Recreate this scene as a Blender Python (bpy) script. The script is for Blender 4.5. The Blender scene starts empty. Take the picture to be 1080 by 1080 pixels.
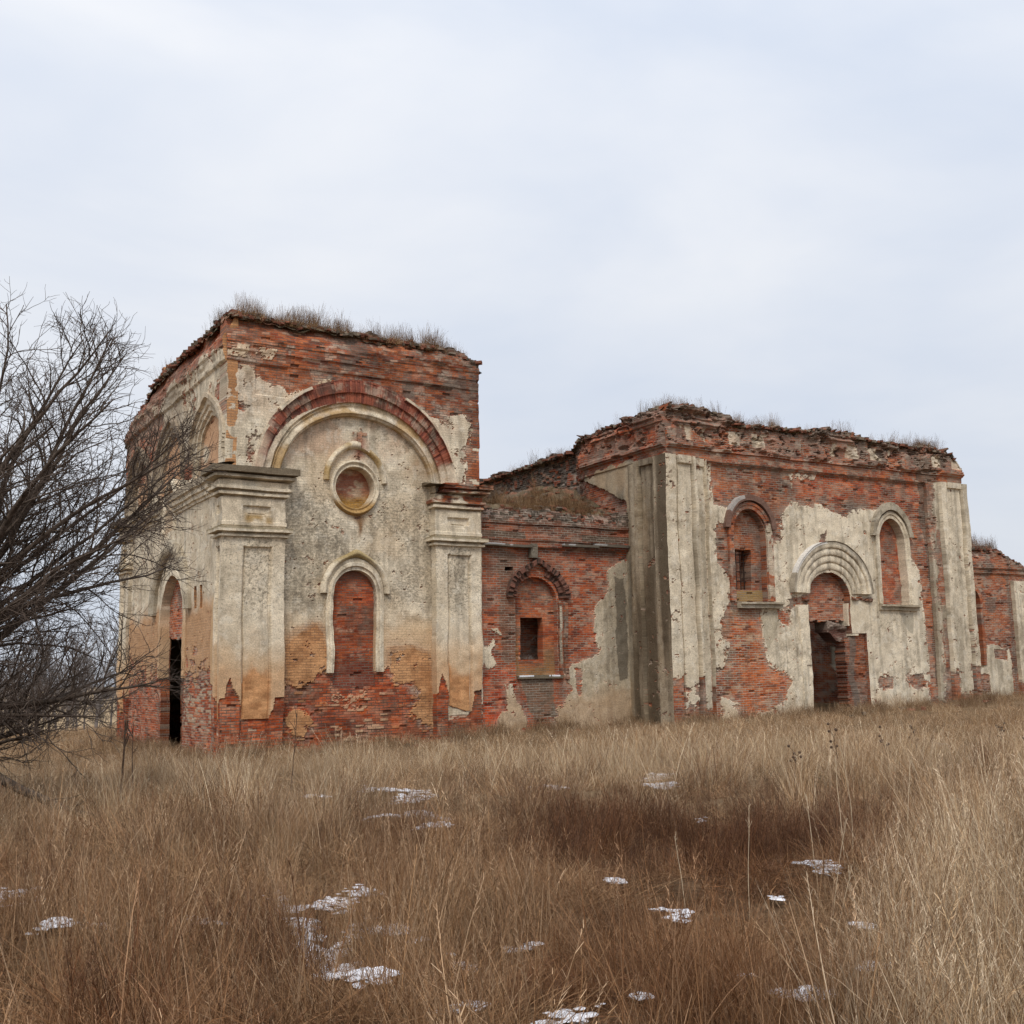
import bpy, math, random
import numpy as np
from mathutils import Matrix, Vector
R_ = math.radians
rng = np.random.default_rng(7)
random.seed(7)
sc = bpy.context.scene

# ------------------------------------------------------------------ camera
cam_d = bpy.data.cameras.new("camera"); cam = bpy.data.objects.new("camera", cam_d)
sc.collection.objects.link(cam); sc.camera = cam
EYE = 1.75
pitch, roll, yaw = R_(8.21), R_(1.14), R_(30.7)
cy, sy, cp, sp = math.cos(yaw), math.sin(yaw), math.cos(pitch), math.sin(pitch)
right = Vector((cy, -sy, 0)); fwd0 = Vector((sy, cy, 0)); zup = Vector((0, 0, 1))
fwd = fwd0 * cp + zup * sp; up = -fwd0 * sp + zup * cp
r2 = right * math.cos(roll) - up * math.sin(roll); u2 = right * math.sin(roll) + up * math.cos(roll)
cam.matrix_world = Matrix(((r2.x, u2.x, -fwd.x, 0), (r2.y, u2.y, -fwd.y, 0), (r2.z, u2.z, -fwd.z, EYE), (0, 0, 0, 1)))
cam_d.sensor_width = 36; cam_d.lens = 36 * 1195 / 1080; cam_d.clip_start = 0.1; cam_d.clip_end = 3000

# ------------------------------------------------------------------ sky, sun, exposure
SUN_EL, SUN_AZ = 50, 5          # degrees; azimuth of the light's travel, clockwise from the view direction
w = bpy.data.worlds.new("World"); sc.world = w; w.use_nodes = True
nt = w.node_tree; N = nt.nodes; L = nt.links; N.clear()
out = N.new("ShaderNodeOutputWorld")
sky = N.new("ShaderNodeTexSky"); sky.sky_type = 'NISHITA'; sky.sun_disc = False
sky.sun_elevation = R_(SUN_EL); sky.air_density = 1.2; sky.dust_density = 2.0
bg1 = N.new("ShaderNodeBackground"); bg1.inputs[1].default_value = 0.10; L.new(sky.outputs[0], bg1.inputs[0])
tc = N.new("ShaderNodeTexCoord"); mp = N.new("ShaderNodeMapping"); mp.inputs['Scale'].default_value = (1.0, 1.0, 2.6)
L.new(tc.outputs['Generated'], mp.inputs[0])
nz = N.new("ShaderNodeTexNoise"); nz.inputs['Scale'].default_value = 2.1; nz.inputs['Detail'].default_value = 5; nz.inputs['Roughness'].default_value = 0.5
nz.inputs['Distortion'].default_value = 0.4
L.new(mp.outputs[0], nz.inputs['Vector'])
cr_ = N.new("ShaderNodeValToRGB")
cr_.color_ramp.elements[0].position = 0.33; cr_.color_ramp.elements[0].color = (0.665, 0.725, 0.835, 1)
cr_.color_ramp.elements[1].position = 0.66; cr_.color_ramp.elements[1].color = (0.86, 0.875, 0.91, 1)
L.new(nz.outputs['Fac'], cr_.inputs[0])
sep = N.new("ShaderNodeSeparateXYZ"); L.new(tc.outputs['Generated'], sep.inputs[0])
mr = N.new("ShaderNodeMapRange"); mr.inputs[1].default_value = 0.0; mr.inputs[2].default_value = 0.55
mr.inputs[3].default_value = 0.93; mr.inputs[4].default_value = 1.16; L.new(sep.outputs['Z'], mr.inputs[0])
mr2 = N.new("ShaderNodeMapRange"); mr2.inputs[1].default_value = 0.55; mr2.inputs[2].default_value = 1.0      # an overcast sky is brightest overhead
mr2.inputs[3].default_value = 1.0; mr2.inputs[4].default_value = 2.3; L.new(sep.outputs['Z'], mr2.inputs[0])
mm_ = N.new("ShaderNodeMath"); mm_.operation = 'MULTIPLY'; L.new(mr.outputs[0], mm_.inputs[0]); L.new(mr2.outputs[0], mm_.inputs[1])
bg2 = N.new("ShaderNodeBackground"); L.new(cr_.outputs[0], bg2.inputs[0]); L.new(mm_.outputs[0], bg2.inputs[1])
mx = N.new("ShaderNodeMixShader"); mx.inputs[0].default_value = 0.93
L.new(bg1.outputs[0], mx.inputs[1]); L.new(bg2.outputs[0], mx.inputs[2]); L.new(mx.outputs[0], out.inputs[0])
sd = bpy.data.lights.new("sun", 'SUN'); sd.energy = 1.75; sd.angle = R_(15); sd.color = (1.0, 0.93, 0.84)
so = bpy.data.objects.new("sun", sd); sc.collection.objects.link(so)
# light travels along this direction (away from the camera, into the scene, and down)
saz = yaw + R_(SUN_AZ)
ldir = Vector((math.sin(saz), math.cos(saz), 0)) * math.cos(R_(SUN_EL)) + Vector((0, 0, -math.sin(R_(SUN_EL))))
so.rotation_euler = ldir.to_track_quat('-Z', 'Y').to_euler(); so.location = (0, 0, 40)
sky.sun_rotation = math.atan2(-ldir.x, -ldir.y)
vs = sc.view_settings; vs.view_transform = 'Standard'; vs.look = 'None'; vs.gamma = 1; vs.exposure = 0.0; vs.use_curve_mapping = False

# ------------------------------------------------------------------ numpy noise
def hsh(ix, iy, seed=0):
    h = (ix.astype(np.int64) * 374761393 + iy.astype(np.int64) * 668265263 + seed * 974711) & 0xffffffff
    h = ((h ^ (h >> 13)) * 1274126177) & 0xffffffff
    h = ((h ^ (h >> 16)) * 2246822519) & 0xffffffff
    return ((h ^ (h >> 15)) & 0xffffff) / float(0xffffff)
def vn(x, y, seed=0):
    x = np.asarray(x, float); y = np.asarray(y, float)
    ix = np.floor(x); iy = np.floor(y); fx = x - ix; fy = y - iy
    fx = fx * fx * (3 - 2 * fx); fy = fy * fy * (3 - 2 * fy)
    a = hsh(ix, iy, seed); b = hsh(ix + 1, iy, seed); c = hsh(ix, iy + 1, seed); d = hsh(ix + 1, iy + 1, seed)
    return (a * (1 - fx) + b * fx) * (1 - fy) + (c * (1 - fx) + d * fx) * fy
def fb(x, y, seed=0, o=4, g=0.5):
    t = 0; a = 1; n = 0
    x = np.asarray(x, float); y = np.asarray(y, float)
    for k in range(o):
        t = t + a * vn(x * 2 ** k + 17.3 * k, y * 2 ** k - 9.1 * k, seed + k * 31); n += a; a *= g
    return t / n
def ss(a, b, x):
    t = np.clip((x - a) / (b - a), 0, 1); return t * t * (3 - 2 * t)
def mix(a, b, t):
    t = np.asarray(t)[..., None]; return a * (1 - t) + b * t
def C3(*c): return np.array(c, float)
def inpoly(u, v, poly):
    r = np.zeros(u.shape, bool); n = len(poly)
    for i in range(n):
        x1, y1 = poly[i]; x2, y2 = poly[(i + 1) % n]
        if y1 == y2: continue
        c = ((y1 > v) != (y2 > v)) & (u < (x2 - x1) * (v - y1) / (y2 - y1) + x1)
        r ^= c
    return r
def rag(u, v, poly, seed=0, amp=0.22, sc_=1.6):
    """ragged-edged polygon mask"""
    du = (fb(u * sc_, v * sc_, seed + 1, 5, .6) - .5) * 2 * amp; dv = (fb(u * sc_, v * sc_, seed + 2, 5, .6) - .5) * 2 * amp
    return inpoly(u + du, v + dv, poly).astype(float)
def box(u, v, u0, u1, v0, v1, e=.03):
    return ss(u0 - e, u0 + e, u) * (1 - ss(u1 - e, u1 + e, u)) * ss(v0 - e, v0 + e, v) * (1 - ss(v1 - e, v1 + e, v))

# ------------------------------------------------------------------ object helpers
def prop(o, label=None, cat=None, group=None, kind=None):
    if label: o['label'] = label
    if cat: o['category'] = cat
    if group: o['group'] = group
    if kind: o['kind'] = kind
    return o
def empty(name, loc=(0, 0, 0), label=None, cat=None, group=None):
    o = bpy.data.objects.new(name, None); sc.collection.objects.link(o); o.location = loc
    return prop(o, label, cat, group)
def mesh_np(name, V, Q, T=None, attrs=None, mat=None, parent=None, smooth=False, link=True):
    """V (n,3); Q (m,4) quads; T (k,3) tris; attrs {name:(type,array)}"""
    me = bpy.data.meshes.new(name)
    V = np.ascontiguousarray(V, np.float32); me.vertices.add(len(V)); me.vertices.foreach_set('co', V.ravel())
    li = []; st = []; c = 0
    if Q is not None and len(Q):
        li.append(np.asarray(Q, np.int32).ravel()); st.append(np.arange(len(Q)) * 4); c = len(Q) * 4
    if T is not None and len(T):
        li.append(np.asarray(T, np.int32).ravel()); st.append(c + np.arange(len(T)) * 3)
    li = np.concatenate(li); st = np.concatenate(st)
    me.loops.add(len(li)); me.loops.foreach_set('vertex_index', li.astype(np.int32))
    me.polygons.add(len(st)); me.polygons.foreach_set('loop_start', st.astype(np.int32))
    if smooth: me.polygons.foreach_set('use_smooth', np.ones(len(st), bool))
    else: me.polygons.foreach_set('use_smooth', np.zeros(len(st), bool))
    me.update(calc_edges=True); me.validate()
    for k, (ty, arr) in (attrs or {}).items():
        a = me.attributes.new(k, ty, 'POINT')
        a.data.foreach_set({'FLOAT_COLOR': 'color', 'FLOAT_VECTOR': 'vector', 'FLOAT': 'value', 'INT': 'value'}[ty], np.ascontiguousarray(arr, np.int32 if ty == 'INT' else np.float32).ravel())
    if mat: me.materials.append(mat)
    o = bpy.data.objects.new(name, me)
    if link: sc.collection.objects.link(o)
    if parent: o.parent = parent; o.matrix_parent_inverse = Matrix.Identity(4)
    return o

# ------------------------------------------------------------------ materials
BW, BH = 0.27, 0.082       # brick length and course height
def m_masonry():
    m = bpy.data.materials.new("weathered_masonry"); m.use_nodes = True
    n = m.node_tree.nodes; l = m.node_tree.links; b = n['Principled BSDF']
    b.inputs['Roughness'].default_value = 0.93; b.inputs['Specular IOR Level'].default_value = 0.15
    a = n.new("ShaderNodeAttribute"); a.attribute_name = "Col"
    t = n.new("ShaderNodeAttribute"); t.attribute_name = "buv"
    br = n.new("ShaderNodeTexBrick"); br.offset = 0.5; br.inputs['Scale'].default_value = 1
    br.inputs['Brick Width'].default_value = BW; br.inputs['Row Height'].default_value = BH
    br.inputs['Mortar Size'].default_value = 0.0125; br.inputs['Mortar Smooth'].default_value = 0.3
    # slightly wavering courses
    nw = n.new("ShaderNodeTexNoise"); nw.inputs['Scale'].default_value = 2.2; nw.inputs['Detail'].default_value = 3
    l.new(t.outputs['Vector'], nw.inputs['Vector'])
    wv = n.new("ShaderNodeVectorMath"); wv.operation = 'MULTIPLY_ADD'
    l.new(nw.outputs['Color'], wv.inputs[0]); wv.inputs[1].default_value = (0.03, 0.014, 0); l.new(t.outputs['Vector'], wv.inputs[2])
    l.new(wv.outputs[0], br.inputs['Vector'])
    sx = n.new("ShaderNodeSeparateXYZ"); l.new(t.outputs['Vector'], sx.inputs[0])
    mc = n.new("ShaderNodeMix"); mc.data_type = 'RGBA'; l.new(sx.outputs['Z'], mc.inputs[0])
    mc.inputs[6].default_value = (0.055, 0.032, 0.024, 1); mc.inputs[7].default_value = (0.47, 0.41, 0.33, 1)
    n1 = n.new("ShaderNodeTexNoise"); n1.inputs['Scale'].default_value = 1.7; n1.inputs['Detail'].default_value = 6; n1.inputs['Roughness'].default_value = 0.65
    l.new(t.outputs['Vector'], n1.inputs['Vector'])
    r1 = n.new("ShaderNodeMapRange"); r1.inputs[1].default_value = 0.38; r1.inputs[2].default_value = 0.56; l.new(n1.outputs['Fac'], r1.inputs[0])
    r1.inputs[3].default_value = 0.25
    inv = n.new("ShaderNodeMath"); inv.operation = 'SUBTRACT'; inv.inputs[0].default_value = 1; l.new(a.outputs['Alpha'], inv.inputs[1])
    f1 = n.new("ShaderNodeMath"); f1.operation = 'MULTIPLY'; l.new(br.outputs['Fac'], f1.inputs[0]); l.new(inv.outputs[0], f1.inputs[1])
    f2 = n.new("ShaderNodeMath"); f2.operation = 'MULTIPLY'; l.new(f1.outputs[0], f2.inputs[0]); l.new(r1.outputs[0], f2.inputs[1])
    # fine grain
    n2 = n.new("ShaderNodeTexNoise"); n2.inputs['Scale'].default_value = 26; n2.inputs['Detail'].default_value = 5; n2.inputs['Roughness'].default_value = 0.7
    l.new(t.outputs['Vector'], n2.inputs['Vector'])
    r2_ = n.new("ShaderNodeMapRange"); r2_.inputs[1].default_value = 0.3; r2_.inputs[2].default_value = 0.7; r2_.inputs[3].default_value = 0.66; r2_.inputs[4].default_value = 1.3
    l.new(n2.outputs['Fac'], r2_.inputs[0])
    mm = n.new("ShaderNodeVectorMath"); mm.operation = 'SCALE'; l.new(a.outputs['Color'], mm.inputs[0]); l.new(r2_.outputs[0], mm.inputs['Scale'])
    fin = n.new("ShaderNodeMix"); fin.data_type = 'RGBA'; l.new(f2.outputs[0], fin.inputs[0]); l.new(mm.outputs[0], fin.inputs[6]); l.new(mc.outputs[2], fin.inputs[7])
    # fine grey-black lichen and flaked limewash on the plaster, as much as the 'lich' attribute says
    la = n.new("ShaderNodeAttribute"); la.attribute_name = "lich"
    lm = n.new("ShaderNodeMapping"); lm.inputs['Scale'].default_value = (9.5, 12.0, 0); l.new(t.outputs['Vector'], lm.inputs[0])
    ln = n.new("ShaderNodeTexNoise"); ln.inputs['Scale'].default_value = 1; ln.inputs['Detail'].default_value = 7; ln.inputs['Roughness'].default_value = 0.8; l.new(lm.outputs[0], ln.inputs['Vector'])
    la2 = n.new("ShaderNodeMath"); la2.operation = 'MULTIPLY_ADD'; l.new(la.outputs['Fac'], la2.inputs[0]); la2.inputs[1].default_value = 0.19; l.new(ln.outputs['Fac'], la2.inputs[2])
    lr = n.new("ShaderNodeMapRange"); lr.interpolation_type = 'SMOOTHSTEP'; lr.inputs[1].default_value = 0.60; lr.inputs[2].default_value = 0.73; lr.inputs[4].default_value = 0.78; l.new(la2.outputs[0], lr.inputs[0])
    lk = n.new("ShaderNodeMath"); lk.operation = 'MULTIPLY'; l.new(lr.outputs[0], lk.inputs[0]); l.new(a.outputs['Alpha'], lk.inputs[1])
    lx = n.new("ShaderNodeMix"); lx.data_type = 'RGBA'; l.new(lk.outputs[0], lx.inputs[0]); l.new(fin.outputs[2], lx.inputs[6]); lx.inputs[7].default_value = (0.125, 0.108, 0.078, 1)
    l.new(lx.outputs[2], b.inputs['Base Color'])
    h1 = n.new("ShaderNodeMath"); h1.operation = 'MULTIPLY_ADD'; l.new(f1.outputs[0], h1.inputs[0]); h1.inputs[1].default_value = -0.8; l.new(n2.outputs['Fac'], h1.inputs[2])
    bp = n.new("ShaderNodeBump"); bp.inputs['Strength'].default_value = 0.55; bp.inputs['Distance'].default_value = 0.02
    l.new(h1.outputs[0], bp.inputs['Height']); l.new(bp.outputs[0], b.inputs['Normal'])
    return m
MAS = m_masonry()
def m_attr(name, rough=0.95, noise=None):
    m = bpy.data.materials.new(name); m.use_nodes = True
    n = m.node_tree.nodes; l = m.node_tree.links; b = n['Principled BSDF']
    b.inputs['Roughness'].default_value = rough; b.inputs['Specular IOR Level'].default_value = 0.1
    a = n.new("ShaderNodeAttribute"); a.attribute_name = "Col"
    if noise:
        tc = n.new("ShaderNodeTexCoord"); n2 = n.new("ShaderNodeTexNoise"); n2.inputs['Scale'].default_value = noise; n2.inputs['Detail'].default_value = 8; n2.inputs['Roughness'].default_value = 0.7
        l.new(tc.outputs['Object'], n2.inputs['Vector'])
        r = n.new("ShaderNodeMapRange"); r.inputs[1].default_value = 0.3; r.inputs[2].default_value = 0.7; r.inputs[3].default_value = 0.5; r.inputs[4].default_value = 1.5
        l.new(n2.outputs['Fac'], r.inputs[0])
        mm = n.new("ShaderNodeVectorMath"); mm.operation = 'SCALE'; l.new(a.outputs['Color'], mm.inputs[0]); l.new(r.outputs[0], mm.inputs['Scale'])
        l.new(mm.outputs[0], b.inputs['Base Color'])
        bp = n.new("ShaderNodeBump"); bp.inputs['Strength'].default_value = 0.7; bp.inputs['Distance'].default_value = 0.05
        l.new(n2.outputs['Fac'], bp.inputs['Height']); l.new(bp.outputs[0], b.inputs['Normal'])
    else:
        l.new(a.outputs['Color'], b.inputs['Base Color'])
    return m
def m_plain(name, col, rough=0.9, var=0.5, scale=8.0, stretch=(1, 1, 1)):
    m = bpy.data.materials.new(name); m.use_nodes = True
    n = m.node_tree.nodes; l = m.node_tree.links; b = n['Principled BSDF']
    b.inputs['Roughness'].default_value = rough; b.inputs['Specular IOR Level'].default_value = 0.15
    tc = n.new("ShaderNodeTexCoord"); mp = n.new("ShaderNodeMapping"); mp.inputs['Scale'].default_value = stretch; l.new(tc.outputs['Object'], mp.inputs[0])
    n2 = n.new("ShaderNodeTexNoise"); n2.inputs['Scale'].default_value = scale; n2.inputs['Detail'].default_value = 6; l.new(mp.outputs[0], n2.inputs['Vector'])
    r = n.new("ShaderNodeMapRange"); r.inputs[1].default_value = 0.3; r.inputs[2].default_value = 0.7; r.inputs[3].default_value = 1 - var; r.inputs[4].default_value = 1 + var
    l.new(n2.outputs['Fac'], r.inputs[0])
    mm = n.new("ShaderNodeVectorMath"); mm.operation = 'SCALE'; mm.inputs[0].default_value = col; l.new(r.outputs[0], mm.inputs['Scale'])
    l.new(mm.outputs[0], b.inputs['Base Color'])
    return m
M_DIRT = m_attr("dirt_and_rubble", noise=4.0)
M_GROUND = m_attr("dry_turf", noise=3.0)
M_BARK = m_plain("dark_bark", (0.080, 0.060, 0.046), var=.5, scale=14)
M_TWIG = m_plain("dark_twigs", (0.085, 0.062, 0.048), var=.3, scale=9)
M_FARBARK = m_plain("hazed_far_twigs", (0.17, 0.15, 0.14), var=.3, scale=3)  # bark made paler so distance haze is in the colour
M_IRON = m_plain("rusty_iron", (0.035, 0.022, 0.018), rough=.8, var=.4)
M_SNOW = m_plain("old_snow", (0.62, 0.62, 0.645), rough=.8, var=.22, scale=12)
def m_blade():
    m = bpy.data.materials.new("dry_grass_blades"); m.use_nodes = True
    n = m.node_tree.nodes; l = m.node_tree.links; b = n['Principled BSDF']
    b.inputs['Roughness'].default_value = 0.75; b.inputs['Specular IOR Level'].default_value = 0.2
    a = n.new("ShaderNodeAttribute"); a.attribute_name = "Col"
    t = n.new("ShaderNodeAttribute"); t.attribute_type = 'INSTANCER'; t.attribute_name = "tint"
    oi = n.new("ShaderNodeObjectInfo")
    r = n.new("ShaderNodeMapRange"); r.inputs[3].default_value = 0.72; r.inputs[4].default_value = 1.28; l.new(oi.outputs['Random'], r.inputs[0])
    m1 = n.new("ShaderNodeVectorMath"); m1.operation = 'MULTIPLY'; l.new(a.outputs['Color'], m1.inputs[0]); l.new(t.outputs['Color'], m1.inputs[1])
    m2 = n.new("ShaderNodeVectorMath"); m2.operation = 'SCALE'; l.new(m1.outputs[0], m2.inputs[0]); l.new(r.outputs[0], m2.inputs['Scale'])
    l.new(m2.outputs[0], b.inputs['Base Color'])
    return m
M_BLADE = m_blade()

# ------------------------------------------------------------------ terrain
def terr(x, y):
    x = np.asarray(x, float); y = np.asarray(y, float)
    d = np.hypot(x, y); lat = x * cy - y * sy; dep = x * sy + y * cy
    z = (fb(x * .35, y * .35, 3, 3) - .5) * 0.28 + (fb(x * 1.1, y * 1.1, 5, 2) - .5) * 0.24
    z *= ss(1.0, 4.5, d)
    z += np.interp(x, [4, 12, 24, 40, 60], [-.62, -.54, -.16, .20, .3]) * ss(16, 30, dep)   # the ground climbs along the church
    z += -0.30 * np.exp(-(((x - 8.6) / 3.2) ** 2 + ((y - 10.4) / 3.2) ** 2))                # hollow in the middle
    z += 0.30 * np.exp(-(((x - 8.4) / 2.0) ** 2 + ((y - 5.6) / 2.4) ** 2))                 # bank on the right
    z += 0.16 * np.exp(-(((x - 1.2) / 1.0) ** 2 + ((y - 8.1) / .9) ** 2))                   # hummock on the left
    z += -0.16 * np.exp(-(((x - 2.9) / .9) ** 2 + ((y - 7.4) / 1.8) ** 2))                  # snowy rut
    z += -2.6 * ss(55, 100, d) * ss(25, 50, y)
    return z

# snow lies in ruts and on flattened grass: centre, radius (metres)
SNOW = []
def snow_line(pts, r):
    for (a, b) in zip(pts[:-1], pts[1:]):
        n = max(2, int(math.dist(a, b) / (r * .55)) + 1)
        for k in range(n):
            t = k / n; SNOW.append((a[0] + (b[0] - a[0]) * t, a[1] + (b[1] - a[1]) * t, r * (0.75 + .5 * random.random())))
    SNOW.append((pts[-1][0], pts[-1][1], r * .8))
for p, r in (([(3.31, 9.61), (3.14, 8.55), (2.89, 7.5), (2.68, 6.69), (2.58, 6.1), (2.5, 5.74)], .15), ([(2.9, 7.49), (3.31, 7.98), (3.66, 8.4)], .14),
             ([(3.45, 8.8), (3.75, 8.94), (3.85, 8.87)], .26), ([(3.52, 7.82), (3.48, 7.45), (3.41, 7.13)], .14),
             ([(5.98, 13.65), (6.5, 13.76), (7.1, 13.98)], .34), ([(7.18, 16.56), (7.77, 16.43), (7.45, 15.53)], .38), ([(5.98, 12.4), (6.46, 12.72)], .25),
             ([(12.42, 16.41), (13.44, 16.91)], .48), ([(11.36, 14.84), (11.07, 14.22)], .26), ([(9.85, 15.8), (9.85, 15.35)], .32),
             ([(1.23, 10.31), (1.4, 10.34)], .30), ([(1.31, 10.96), (1.57, 10.93)], .26), ([(3.48, 6.74), (3.44, 6.5)], .13), ([(3.92, 6.83), (4.01, 6.62)], .15),
             ([(4.26, 4.58), (4.5, 4.53)], .15), ([(4.85, 4.58), (5.02, 4.58)], .12), ([(3.1, 4.79), (3.38, 4.79), (3.59, 4.84)], .16), ([(2.6, 5.19), (2.8, 5.18)], .12),
             ([(7.1, 7.24), (6.9, 6.73)], .14), ([(4.51, 6.51), (4.64, 6.49)], .13), ([(5.75, 8.16), (5.68, 7.92)], .12), ([(2.36, 8.99), (2.54, 8.68)], .18),
             ([(9.69, 11.72), (9.97, 11.92)], .16), ([(23.4, 19.23), (23.21, 18.8)], .35), ([(6.16, 16.51), (6.33, 16.36)], .24), ([(5.31, 6.94), (5.17, 6.49)], .12),
             ([(4.39, 5.03), (4.53, 5.03)], .09), ([(6.15, 6.63), (6.03, 6.4)], .09), ([(5.9, 5.57), (5.92, 5.48)], .08), ([(1.18, 7.9), (1.4, 8.06), (1.88, 8.34)], .08)):
    snow_line(p, r * (.62 if len(p) > 2 or r > .25 else .46))
SN = np.array(SNOW)
def snow_field(x, y):
    x = np.asarray(x, float); f = np.full(x.shape, -9.0)
    for a, b, r in SN:
        f = np.maximum(f, 1 - np.hypot(x - a, y - b) / r)
    return f

def build_ground():
    def axis(fine0, fine1, step, far):
        a = [np.arange(fine0, fine1, step)]; p = fine1; s = step
        o = []
        while p < far: s *= 1.25; p += s; o.append(p)
        q = fine0; s = step; o2 = []
        while q > -far: s *= 1.25; q -= s; o2.append(q)
        return np.concatenate([np.array(o2[::-1]), a[0], np.array(o)])
    X = axis(-6, 32, .22, 900); Y = axis(-4, 36, .22, 1400)
    gx, gy = np.meshgrid(X, Y); z = terr(gx, gy)
    nx, ny = len(X), len(Y)
    V = np.stack([gx, gy, z], -1).reshape(-1, 3)
    i = np.arange(ny - 1)[:, None] * nx + np.arange(nx - 1)[None]; i = i.ravel()
    Q = np.stack([i, i + 1, i + nx + 1, i + nx], 1)
    f = fb(gx * .5, gy * .5, 11, 4).ravel()
    c = mix(C3(.10, .062, .034)[None], C3(.17, .115, .065)[None], ss(.3, .7, f))
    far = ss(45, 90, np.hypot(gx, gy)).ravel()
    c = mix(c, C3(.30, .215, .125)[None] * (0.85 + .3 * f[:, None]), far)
    o = mesh_np("ground", V, Q, attrs={'Col': ('FLOAT_COLOR', np.c_[c, np.ones(len(c))])}, mat=M_GROUND, smooth=True)
    prop(o, "rough field under the dead grass around the ruined church", "ground", kind='structure')
build_ground()

# ------------------------------------------------------------------ masonry painting
def brick(u, v, seed, tone=0.0, var=1.0):
    """per-brick colour; tone <0 sooty and dark, >0 bright orange red"""
    row = np.floor(v / BH); off = np.where(np.mod(row, 2) == 0, BW * .5, 0); col = np.floor((u + off) / BW)
    r = hsh(row, col, seed); r2 = hsh(row, col, seed + 5)
    c = mix(C3(.235, .055, .025)[None, None], C3(.35, .112, .044)[None, None], r)
    c = mix(c, C3(.10, .045, .034)[None, None] * np.ones_like(c), (r2 > .78) * .8 * var)
    c = mix(c, C3(.36, .26, .19)[None, None] * np.ones_like(c), (r2 < .09) * .7 * var)
    st = fb(u * .8, v * 1.1, seed + 9, 5, .6)
    k = np.clip(1.0 + tone * .35 + (st - .5) * 1.5, .35, 1.45)
    c = c * k[..., None]
    lw = ss(.52, .66, fb(u * 2.8 + 3, v * 3.4, seed + 23, 5, .68)) * (.25 + .75 * r2); c = mix(c, C3(.43, .35, .27)[None, None] * np.ones_like(c), lw * .75)
    orr = ss(.5, .68, fb(u * .9 + 5, v * 1.0, seed + 27, 4)); c = mix(c, C3(.43, .135, .05)[None, None] * (.7 + .6 * r)[..., None], orr * .42)
    gr = ss(.52, .72, fb(u * 1.3 + 7, v * 1.3, seed + 20, 5, .65))
    return mix(c, C3(.13, .098, .078)[None, None] * np.ones_like(c), gr * .72)
def plaster(u, v, seed, lichen=0.0, pink=0.0, dirt=.5):
    f = fb(u * .7, v * .7, seed, 5, .6); g = fb(u * 5, v * 5, seed + 3, 4, .6)
    c = mix(C3(.74, .645, .49)[None, None], C3(.52, .435, .31)[None, None], ss(.3, .72, f) * dirt + .12)
    c = c * (0.80 + .40 * g)[..., None]
    c = mix(c, C3(.47, .27, .165)[None, None] * np.ones_like(c), np.clip(pink, 0, 1) * np.ones_like(f) * ss(.32, .62, fb(u * 1.2, v * 1.2, seed + 8, 5)))
    s2 = fb(u * .9, v * .8, seed + 15, 3)
    gm = ss(.49, .64, fb(u * 3.4, v * 3.0, seed + 16, 5, .7)) * (.25 + .5 * ss(.35, .65, s2))
    c = mix(c, C3(.29, .235, .165)[None, None] * np.ones_like(c), gm * .65)
    run = ss(.52, .68, fb(u * 4.5, v * .35, seed + 17, 4, .6)) * .28; c = c * (1 - run)[..., None]
    pale = ss(.56, .68, fb(u * 4.2, v * 4.2, seed + 18, 4, .65)) * .35; c = mix(c, C3(.74, .68, .56)[None, None] * np.ones_like(c), pale)
    cr = np.abs(fb(u * 2.6, v * 2.6, seed + 40, 4, .55) - .5)
    c = c * (1 - .38 * (1 - ss(0, .018, cr)) * ss(.35, .6, s2))[..., None]
    return c
def ochre(u, v, seed):
    g = fb(u * 3, v * 3, seed, 4, .6)
    c = mix(C3(.54, .29, .135)[None, None], C3(.40, .195, .085)[None, None], ss(.3, .7, g))
    row = np.floor(v / BH); off = np.where(np.mod(row, 2) == 0, BW * .5, 0); col = np.floor((u + off) / BW)
    return c * (.85 + .3 * hsh(row, col, seed))[..., None]
def drips(u, v, seed, v1, ln):
    """vertical run-off streaks below height v1"""
    n = fb(u * 2.8, v * .18, seed, 4, .6)
    return ss(.50, .72, n) * ss(v1 - ln, v1, v) * (v < v1)
def relief_brick(u, v, seed, amp=.03):
    row = np.floor(v / BH); off = np.where(np.mod(row, 2) == 0, BW * .5, 0); col = np.floor((u + off) / BW)
    r = hsh(row, col, seed + 77)
    return (r - .5) * amp * .40 - (r > .972) * .06

def soft(u, v, poly, seed, amp, d=.16):
    return sum(rag(u + a, v + b, poly, seed + k, amp) for k, (a, b) in enumerate(((0, d), (0, -d), (d * .7, 0), (-d * .7, 0), (0, 0)))) / 5
def blur(A, k):
    for ax in (0, 1):
        P = np.pad(A, [(k + 1, k) if a == ax else (0, 0) for a in (0, 1)], mode='edge'); c = np.cumsum(P, axis=ax); n = A.shape[ax]
        A = (np.take(c, np.arange(2 * k + 1, 2 * k + 1 + n), ax) - np.take(c, np.arange(0, n), ax)) / (2 * k + 1)
    return A
def weather(pm, U, V, seed, holes=.0, k=7):
    """flaking plaster: pinholes, ragged thin edges; returns mask and the limey halo left on the brick"""
    s = blur(np.asarray(pm, float), k); edge = np.clip(4 * s * (1 - s), 0, 1)
    n = fb(U * 5.2, V * 6.0, seed, 5, .72); n2 = fb(U * 1.1, V * 1.1, seed + 3, 3)
    th = .755 - .19 * edge - holes * 1.25 * ss(.48, .68, n2)
    out = pm * (n < th); halo = np.clip(blur(np.asarray(pm, float), k * 2) * 1.3, 0, 1) * ss(.42, .60, fb(U * 3.5, V * 4.5, seed + 6, 5, .7)) * .75
    return out, halo * (1 - out)
LIME = C3(.45, .37, .285)
class Face:
    def __init__(s, o, ud, nd):
        s.o = np.array(o, float); s.u = np.array(ud, float); s.n = np.array(nd, float)
        s.flip = np.dot(np.cross(s.u, [0, 0, 1]), s.n) < 0
TS = Face((9.70, 33.15, 0), (1, 0, 0), (0, -1, 0))      # west tower, south face
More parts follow.
